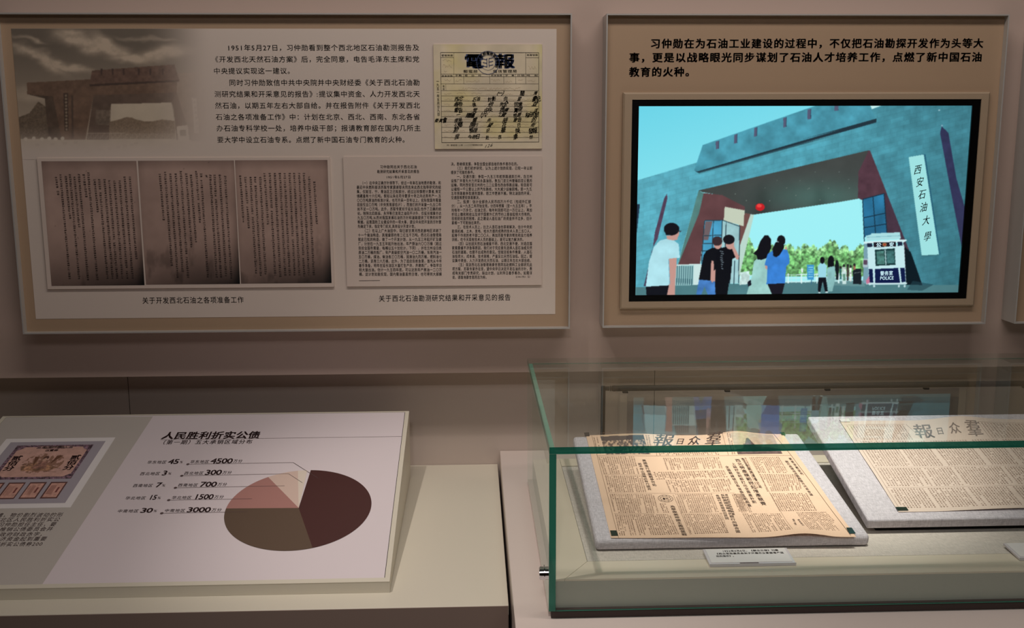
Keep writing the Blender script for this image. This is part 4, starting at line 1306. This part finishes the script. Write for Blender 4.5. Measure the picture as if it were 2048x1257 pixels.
def cyl(b, x0, x1, yc, zc, r, n=28, r2=None):
    r2 = r if r2 is None else r2
    a = [(x0, yc+r*math.cos(t), zc+r*math.sin(t)) for t in np.linspace(0, 2*math.pi, n+1)[:-1]]
    c = [(x1, yc+r2*math.cos(t), zc+r2*math.sin(t)) for t in np.linspace(0, 2*math.pi, n+1)[:-1]]
    b.add(a+c, [tuple(range(n))[::-1], tuple(range(n, 2*n))]+[(i, (i+1) % n, n+(i+1) % n, n+i) for i in range(n)])


lk = part('lock', 'chrome', dc, lambda b: (cyl(b, GX-.006, GX-.0002, lkp[0], lkp[1], .0098), cyl(b, GX-.0075, GX-.006, lkp[0], lkp[1], .0125), cyl(b, GX-.0135, GX-.0075, lkp[0], lkp[1], .0100), cyl(b, GX-.0145, GX-.0135, lkp[0], lkp[1], .0085)), label='chrome cylinder lock')

# slim metal rail standing inside the case
lb = thing('metal_rail', 'slim dark metal rail on a post behind the newspapers inside the glass case', 'rail', (.265, -.20, RZ+.0004))
BZ = .9835
part('post', 'lampblack', lb, lambda b: b.box(.2610, .2695, -.2043, -.1957, RZ+.0004, BZ+.0052), bevel=.0012, seg=2)
def tube(b, x0, x1, r, n=20):
    cyl(b, x0, x1, -.20, BZ, r, n)
part('rail', 'lampblack', lb, lambda b: tube(b, .2885, 1.50, .0060), smooth=False)
part('coupling', 'lampblack', lb, lambda b: (tube(b, .2695, .2780, .0045), tube(b, .2795, .2815, .0056), tube(b, .2830, .2850, .0056), tube(b, .2860, .2890, .0064)))
part('post', 'lampblack', lb, lambda b: b.box(1.50, 1.5085, -.2043, -.1957, RZ+.0004, BZ+.0052), bevel=.0012, seg=2)
for xx in (.3103, .5224, .7319, .9399, 1.150, 1.360):
    part('rail_clip', 'lampblack', lb, lambda b: b.box(xx-.0055, xx+.0055, -.2062, -.1985, BZ-.0092, BZ-.0050), bevel=.0006, seg=1)

# ---------------------------------------------------------------- cloth boards
def cloth_board(label, x0, x1, yf, zf, yb, zb, th, r, group):
    t = thing('mounting_board', label, 'display mount', ((x0+x1)/2, (yf+yb)/2, RZ+.0004), group)
    V = np.array([0, yb-yf, zb-zf]); L = np.linalg.norm(V)
    pl = Plane((0, yf, zf), V)

    def fn(b):
        b.plate(pl, [(x0, 0), (x1, 0), (x1, L), (x0, L)], -th, 0)
    part('cloth_panel', 'cloth', t, fn, bevel=r, seg=4, smooth=False)
    return t, pl, L


B1, K1, L1 = cloth_board('grey cloth mounting board lying nearest the left glass, under the tan newspaper', .196, .6517, -.6644, .8450, -.2736, .9052, .0205, .0068, 'cloth mounting boards in the case')
B2, K2, L2 = cloth_board('grey cloth mounting board raised at the right, under the paler newspaper', .667, 1.16, -.6127, .8516, -.2805, .9415, .0185, .0035, 'cloth mounting boards in the case')
for t_, pl_, L_, xa, xb, th in ((B1, K1, L1, .24, .61, .0205), (B2, K2, L2, .72, 1.11, .0185)):
    for xx in (xa+.03, xb-.03):
        y1 = pl_.P[1]+pl_.V[1]*L_*.93; y0 = pl_.P[1]+pl_.V[1]*L_*.30
        zt = lambda y: pl_.P[2]+pl_.V[2]*((y-pl_.P[1])/pl_.V[1])-th/pl_.V[1]-.0004
        zz = RZ+.0006
        part('wedge_support', 'strip', t_, lambda b: b.hexa([(xx-.012, y0, zz), (xx+.012, y0, zz), (xx+.012, y1, zz), (xx-.012, y1, zz)], [(xx-.012, y0, zt(y0)), (xx+.012, y0, zt(y0)), (xx+.012, y1, zt(y1)), (xx-.012, y1, zt(y1))]))
# front stop block keeps the raised board off the lining
part('front_support', 'groove', B2, lambda b: b.box(.69, 1.14, -.592, -.572, RZ+.0006, .8516-.0185+.0045))


# ---------------------------------------------------------------- newspapers
def paper_mesh(pl, q, hf, m_, parent, nx=90, ny=90, name='sheet'):
    b = MB(); q = np.asarray(q)
    U, V = np.meshgrid(np.linspace(0, 1, nx+1), np.linspace(0, 1, ny+1)); U = U.ravel()[:, None]; V = V.ravel()[:, None]
    P = (q[0]*(1-U)+q[1]*U)*(1-V)+(q[3]*(1-U)+q[2]*U)*V
    i = (np.arange(ny)[:, None]*(nx+1)+np.arange(nx)[None]).ravel()
    f = np.stack([i+nx+1, i+nx+2, i+1, i], 1)
    Wd = pl.world(P, hf(P))
    n = len(Wd)
    Wb = pl.world(P, hf(P)-.00025)
    b.add(np.concatenate([Wd, Wb]), [tuple(r) for r in f.tolist()]+[tuple(r[::-1]) for r in (f+n).tolist()])
    return b.build(name, m_, parent, smooth=True)


N1 = thing('newspaper', 'tan old newspaper on the left cloth board, with black masthead and photographs', 'newspaper', (.43, -.46, .85), 'old newspapers in the glass case')
nq = np.array([K1.uv(1172, 873), K1.uv(1566, 871), K1.uv(1712, 1077), K1.uv(1222, 1078)])
w1 = nq[1]-nq[0]; h1 = nq[3]-nq[0]
_A1 = np.linalg.inv(np.array([w1, h1]).T)


def hf1(P):
    P = np.asarray(P); st_ = (P-nq[0]) @ _A1.T; u, v = st_[:, 0], st_[:, 1]
    h = .0016+.0006*np.sin(u*9+v*4)+.0004*np.sin(v*13-u*5)
    h = h+.0075*np.exp(-((u-.76)/.10)**2)*np.clip(1-v*4.5, 0, 1)**1.3 + .0035*np.exp(-((u-.25)/.14)**2)*np.clip(1-v*6, 0, 1)
    h = h+.0078*np.exp(-((u-.80)/.11)**2)*np.clip((v-.86)/.14, 0, 1)**1.5*np.clip((1.-u)*9, 0, 1)
    return np.maximum(h, .0008)


sh1 = paper_mesh(K1, nq, hf1, 'papertan', N1)
ZA = lambda x, y: (1140+x/4.489, 840+y/4.489)
ZB = lambda x, y: (1440+x/4.489, 840+y/4.489)
a1 = lambda x, y: K1.uv(*ZA(x, y)); b1 = lambda x, y: K1.uv(*ZB(x, y))
BT = MB(); BH = MB()
IH = .0004
ln = lambda pts, w=.0006: BT.line(K1, pts, w, IH, hf=hf1, step=.006)
ln([a1(195, 152), a1(437, 1068)]); ln([b1(480, 140), b1(640, 328), b1(1172, 1052)], .0008)
ln([a1(240, 335), a1(1340, 332), b1(640, 328)]); ln([a1(180, 148), a1(735, 143)], .0005)
ln([a1(745, 150), a1(780, 330)]); ln([b1(20, 150), b1(75, 325)]); ln([b1(0, 148), b1(440, 140)], .0005)
for y_ in (668, ):
    ln([a1(340, y_), a1(1480, y_)], .0004)
for y_ in (850, 500):
    ln([a1(390 if y_ == 850 else 300, y_), a1(760, y_)], .0004); ln([a1(990 if y_ == 850 else 800, y_), a1(1270, y_)], .0003)
ln([a1(925, 680), a1(1080, 1040)], .0005)
ln([b1(262, 345), b1(560, 860)], .0004); ln([b1(560, 860), b1(650, 1010)], .0004)
CHH = .0047
Q = lambda pts: [K1.uv(*p) for p in pts]
blocks = [
    # (corner points in image px tl,tr,br,bl, number of columns)
    ([ZA(250, 345), ZA(580, 340), ZA(625, 495), ZA(300, 498)], 15), ([ZA(310, 510), ZA(650, 508), ZA(690, 660), ZA(345, 662)], 16),
    ([ZA(350, 678), ZA(755, 676), ZA(800, 845), ZA(395, 847)], 19), ([ZA(800, 760), ZA(860, 760), ZA(895, 845), ZA(835, 845)], 3),
    ([ZA(400, 858), ZA(900, 856), ZA(985, 1040), ZA(440, 1050)], 24),
    ([ZA(830, 350), ZA(1340, 345), ZA(1375, 450), ZA(870, 460)], 23), ([ZA(745, 475), ZA(1385, 465), ZA(1420, 530), ZA(775, 545)], 28),
    ([ZA(850, 548), ZA(1430, 540), ZA(1480, 655), ZA(895, 660)], 24),
    ([ZA(940, 675), ZA(1275, 673), ZA(1340, 845), ZA(1000, 848)], 16), ([ZA(1010, 858), ZA(1330, 856), ZA(1430, 1030), ZA(1080, 1040)], 16),
    ([ZA(1470, 680), ZA(1560, 678), ZA(1640, 845), ZA(1540, 850)], 5),
    ([ZB(270, 345), ZB(530, 340), ZB(620, 490), ZB(345, 492)], 13), ([ZB(350, 500), ZB(700, 498), ZB(740, 640), ZB(420, 655)], 15),
    ([ZB(440, 668), ZB(780, 664), ZB(875, 825), ZB(530, 832)], 15), ([ZB(195, 855), ZB(540, 850), ZB(640, 1015), ZB(290, 1025)], 16),
    ([ZB(680, 838), ZB(950, 832), ZB(1120, 1010), ZB(800, 1012)], 15), ([ZB(100, 675), ZB(190, 672), ZB(250, 835), ZB(170, 840)], 5),
    ([ZB(-10, 850), ZB(15, 850), ZB(80, 1030), ZB(45, 1030)], 3), ([ZB(195, 355), ZB(235, 350), ZB(365, 620), ZB(330, 628)], 2),
]
for pts, nc in blocks:
    microblock(BT, K1, Q(pts), nc, CHH, IH, hf=hf1, gap=.07)
for x in (205, 232):     # captions beside the photographs
    microblock(BT, K1, Q([ZA(x, 165), ZA(x+18, 165), ZA(x+50, 320), ZA(x+34, 320)]), 1, CHH, IH, hf=hf1)
microblock(BT, K1, Q([ZA(672, 158), ZA(715, 156), ZA(748, 318), ZA(705, 320)]), 2, CHH, IH, hf=hf1)
microblock(BT, K1, Q([ZA(1400, 152), ZA(1440, 150), ZA(1490, 320), ZA(1450, 322)]), 2, CHH, IH, hf=hf1)
microblock(BT, K1, Q([ZA(790, 298), ZA(1330, 292), ZA(1345, 325), ZA(800, 330)]), 26, .0042, IH, hf=hf1, gap=.12)
text(BT, K1, '一九五二年四月六日　星期日', ZA(480, 130), ZA(690, 126), 4., IH, hf=hf1, adv_all=1)
text(BT, K1, '今日共四版', ZA(235, 133), ZA(370, 130), 3.6, IH, hf=hf1)
BT.build('printed_text', 'newsink', sh1)
for s_, p, q_, w_ in (('西北勞產模範掀起增產競賽', ZB(150, 362), ZB(398, 780), 10.5), ('上級好友助都訂出全農產計劃', ZB(112, 398), ZB(312, 762), 8.2), ('全國戰線號召各省委互助組簽', ZB(55, 425), ZB(272, 795), 7.4),
                      ('西北勞模陳德馨介紹', ZB(195, 352), ZB(370, 625), 5.2), ('為擊敗美帝國主義細菌戰', ZA(915, 778), ZA(1030, 1052), 10), ('美國進行細菌戰爭可恥', ZA(660, 364), ZA(762, 604), 8), ('若不停止侵略必有力譴責', ZA(622, 396), ZA(716, 640), 8),
                      ('各國代表當場提出質問', ZA(1320, 682), ZA(1412, 912), 8), ('反對美國侵略者的罪行向聯合國', ZA(1365, 676), ZA(1512, 1028), 9), ('團結起來反對侵略者', ZA(1400, 676), ZA(1470, 872), 6),
                      ('朝鮮停戰談判', ZB(622, 346), ZB(742, 506), 5.5), ('關於處理战俘問題雙方代表會議', ZB(592, 374), ZB(826, 690), 6.4), ('來信', ZB(655, 895), ZB(680, 965), 5), ('讀者意見', ZB(700, 900), ZB(748, 972), 5)):
    vtext(BH, K1, s_, p, q_, w_, IH+.0001, .010, .92, hf=hf1)
for ch, x0_, x1_, y_, em in (('報', 750, 935, 192, 25), ('日', 950, 1030, 200, 13), ('众', 1062, 1172, 192, 19), ('羣', 1215, 1368, 182, 26)):
    text(BH, K1, ch, ZA(x0_, y_), ZA(x1_, y_-1), em, IH+.0001, .014, hf=hf1, wx=1.0, shear=.35)
sc = a1(857, 716); su = 66/4.489*K1.uscale(1331, 999); sv = 33/4.489*K1.vscale(1331, 999)
for f_ in (1., .66):
    BH.line(K1, [sc+np.array([su*f_*math.cos(t), sv*f_*math.sin(t)]) for t in np.linspace(0, 6.2832, 33)], .0007, IH, hf=hf1)
text(BH, K1, '專刊', (1325, 1000), (1337, 1000), 5, IH, .02, hf=hf1)
for i in range(10):
    t = i*.63; P_ = PAT[i]; c_ = sc+np.array([su*.83*math.cos(t), sv*.83*math.sin(t)]); qq = c_+(P_-.5)*.0026
    BH.add(K1.world(qq, IH+hf1(qq)), [(4*j, 4*j+1, 4*j+2, 4*j+3) for j in range(len(P_)//4)])
BH.build('headline_text', 'newsink2', sh1)


def crowd(seed, sky):
    def fn(x, y):
        ny_, nx_ = x.shape
        U, V = np.meshgrid(np.linspace(0, 1, nx_), np.linspace(0, 1, ny_))
        n = fbm(U*16, V*14, 4, seed)
        c = np.ones((ny_, nx_, 3))*np.array((206, 176, 148.))
        tr = (V > .03+.10*fbm(U*8, U*0, 3, seed+1)) & (V < .25+.12*n)
        c[tr] = np.array((92, 80, 78))
        low = V >= .25+.12*n
        m_ = np.clip((fbm(U*26, V*12, 4, seed+5)-.40)*6, 0, 1)[..., None]
        c = np.where(low[..., None], np.array((214, 180, 152.))*m_+np.array((104, 88, 84.))*(1-m_), c)
        if sky:
            kk = (V > .5+.3*(U-.2)) & (U > .2)
            c = np.where(kk[..., None], np.array((150, 122, 112.))*(.6+.8*n[..., None]), np.array((208, 182, 158.))*(.9+.2*n[..., None]))
            mt2 = V > .75-.5*np.exp(-((U-.35)/.12)**2)
            c = np.where(mt2[..., None], np.array((110, 86, 82.))*(.7+.7*n[..., None]), c)
        return c
    return fn


picture('news_photograph', K1, [a1(268, 150), a1(655, 146), a1(712, 318), a1(320, 324)], 90, 50, crowd(3, False), sh1, 'picture', h=.0003, blur=0, hf=hf1, label='crowd photograph printed in brown')
picture('news_photograph', K1, [b1(90, 152), b1(470, 146), b1(560, 312), b1(160, 320)], 90, 50, crowd(9, True), sh1, 'picture', h=.0003, blur=0, hf=hf1, label='landscape photograph printed in brown')


def film_corner(K, hf, pts, parent, m_='clipgreen'):
    b = MB(); q = [K.uv(*p) for p in pts]
    h = float(hf(np.array(q)).max())
    b.plate(K, q[::-1], h+.0006, h+.0011)
    b.build('film_corner', m_, parent)


film_corner(K1, hf1, [(1220, 1064), (1232.5, 1064), (1236, 1074), (1222.5, 1074.5)], N1)
film_corner(K1, hf1, [(1692, 1059.5), (1703, 1059.5), (1711, 1071), (1698.5, 1071.5)], N1)
film_corner(K1, hf1, [(1168, 868.5), (1178, 868), (1179, 875), (1169.5, 875.5)], N1, 'clipgrey')
film_corner(K1, hf1, [(1559, 868), (1568, 868), (1571, 873.5), (1563, 873.5)], N1)

N2 = thing('newspaper', 'paler old newspaper on the right cloth board, with faded grey masthead', 'newspaper', (.95, -.44, .89), 'old newspapers in the glass case')
p_tl = K2.uv(1680, 845); p_bl = K2.uv(1797, 1026)
x2r = 1.135
nq2 = np.array([p_tl, [x2r, p_tl[1]], [x2r, p_bl[1]+.003], p_bl])
H2 = p_bl[1]-p_tl[1]; W2 = x2r-p_tl[0]


def hf2(P):
    P = np.asarray(P); u = (P[:, 0]-p_tl[0])/W2; v = (P[:, 1]-p_tl[1])/H2
    h = .0016+.0007*np.sin(u*11+v*3)+.0004*np.sin(v*12+u*5)
    h = h+.0085*np.exp(-((u-.58)/.13)**2)*np.clip(1-v*4.5, 0, 1)**1.3
    h = h+.0045*np.clip((u-.2)*1.4, 0, 1)*np.clip((v-.86)/.14, 0, 1)**1.5
    return np.maximum(h, .0008)


sh2 = paper_mesh(K2, nq2, hf2, 'papercream', N2)
BT = MB(); BH = MB()
ZC = lambda x, y: (1640+x/3.929, 820+y/3.929)
c1 = lambda x, y: K2.uv(*ZC(x, y))
lx0 = c1(215, 128)[0]
ln2 = lambda pts, w=.0005: BT.line(K2, pts, w, IH, hf=hf2, step=.006)
topv = c1(215, 128)[1]; mast = c1(700, 245)[1]; botv = c1(700, 785)[1]
v1_ = c1(430, 463)[1]; v2_ = c1(530, 618)[1]
xL = p_tl[0]+.008
ln2([(xL, topv), (xL, botv)]); ln2([(xL+.003, topv), (c1(660, 118)[0], topv)]); ln2([(c1(672, 118)[0], topv), (c1(672, 118)[0]+.012, mast+.002)])
ln2([(xL, v1_), (x2r-.01, v1_)], .0003); ln2([(xL, v2_), (x2r-.01, v2_)], .0003)
xm1 = c1(1235, 112)[0]
ln2([(xm1, topv), (xm1, mast)]); ln2([(xm1, topv), (x2r-.008, topv)])


def fillr(x0, x1, va, vb, pitch=.0052, skip=()):
    n = int((x1-x0)/pitch)
    for i in range(n):
        if i in skip: continue
        x = x0+(i+.5)*pitch
        ve = vb if random.random() > .06 else va+(vb-va)*random.uniform(.4, .9)
        microcol(BT, K2, (x, va), (x, ve), pitch*.74, .0046, IH, hf=hf2, gap=.05)


fillr(xL+.004, c1(660, 118)[0]-.001, topv-.003, mast+.002)
fillr(xm1+.003, x2r-.012, topv-.003, mast+.002, pitch=.0062)
for va, vb in ((mast-.002, v1_+.003), (v1_-.003, v2_+.003), (v2_-.003, botv+.002)):
    x = xL+.004
    while x < x2r-.02:
        w_ = random.uniform(.05, .10); x2 = min(x+w_, x2r-.012)
        fillr(x, x2, va, vb); x = x2+.004
BT.build('printed_text', 'newsink3', sh2)
for ch, xa_, xb_, y_, em in (('報', 735, 890, 175, 29), ('日', 910, 972, 175, 14), ('众', 1010, 1100, 160, 20), ('羣', 1140, 1268, 162, 31)):
    text(BH, K2, ch, ZC(xa_, y_), ZC(xb_, y_-2), em, IH+.0001, .014, hf=hf2, wx=1.0, shear=.2)
BH.build('masthead_text', 'newsgrey', sh2)
film_corner(K2, hf2, [(1790.5, 1017), (1812, 1017), (1816.5, 1023.5), (1795, 1024)], N2)
film_corner(K2, hf2, [(1678, 841), (1697, 841), (1700, 846.5), (1681.5, 846.5)], N2, 'white')

# ---------------------------------------------------------------- label cards
def label_card(label, x0, y0, tilt, lines, group):
    t = thing('label_card', label, 'label card', (x0+.07, y0+.02, RZ+.0004), group)
    L_ = .052; Wc = .138
    V = (0, math.cos(tilt), math.sin(tilt))
    pl = Plane((x0, y0, RZ+.0006), V)
    part('acrylic_holder', 'acrylicw', t, lambda b: (b.plate(pl, [(0, 0), (Wc, 0), (Wc, L_), (0, L_)], .0001, .0030), b.box(x0, x0+Wc, y0-.0012, y0, RZ+.0006, RZ+.0050)))
    cd = part('paper_card', 'white', t, lambda b: b.plate(pl, [(.004, .006), (Wc-.004, .006), (Wc-.004, L_-.001), (.004, L_-.001)], .0032, .0036))
    part('finger_notch', 'signline', t, lambda b: b.plate(pl, [(Wc/2-.020, .0015), (Wc/2+.010, .0015), (Wc/2+.010, .0050), (Wc/2-.020, .0050)], .0031, .0034))
    zt = RZ+.0006+math.sin(tilt)*L_
    part('back_leg', 'acrylic', t, lambda b: b.box(x0+.03, x0+Wc-.03, y0+L_*math.cos(tilt)-.003, y0+L_*math.cos(tilt)-.001, RZ+.0006, zt-.0002))
    if lines:
        B = MB()
        for s_, u0, u1, v in lines:
            p0 = to_px(pl.world(np.array([[u0, v]]), .0036)[0]); p1 = to_px(pl.world(np.array([[u1, v]]), .0036)[0])
            pl2 = Plane(pl.world(np.array([[0, 0]]), .0036)[0], V)
            text(B, pl2, s_, p0, p1, .0062/pl2.vscale(*p0), .0003, .02, wx=.95)
        B.build('card_text', 'ink2', cd)
    return t


pc_ = DP.uv(1419.5, 1135)
pr_ = DP.uv(1571, 1134)
label_card('clear acrylic label card in front of the left cloth board', pc_[0], pc_[1], math.radians(5),
           [('1952年4月6日，《群众日报》刊载', .030, .122, .043), ('《西北军政委员会关于开展农业爱国增产运', .016, .128, .0345), ('动的指示》。', .016, .048, .0265)], 'acrylic label cards')
q2_ = DP.uv(2046, 1122)
label_card('clear acrylic label card at the right edge, in front of the right cloth board', q2_[0]-.006, q2_[1], math.radians(5),
           [('1952年4月', .030, .07, .043)], 'acrylic label cards')
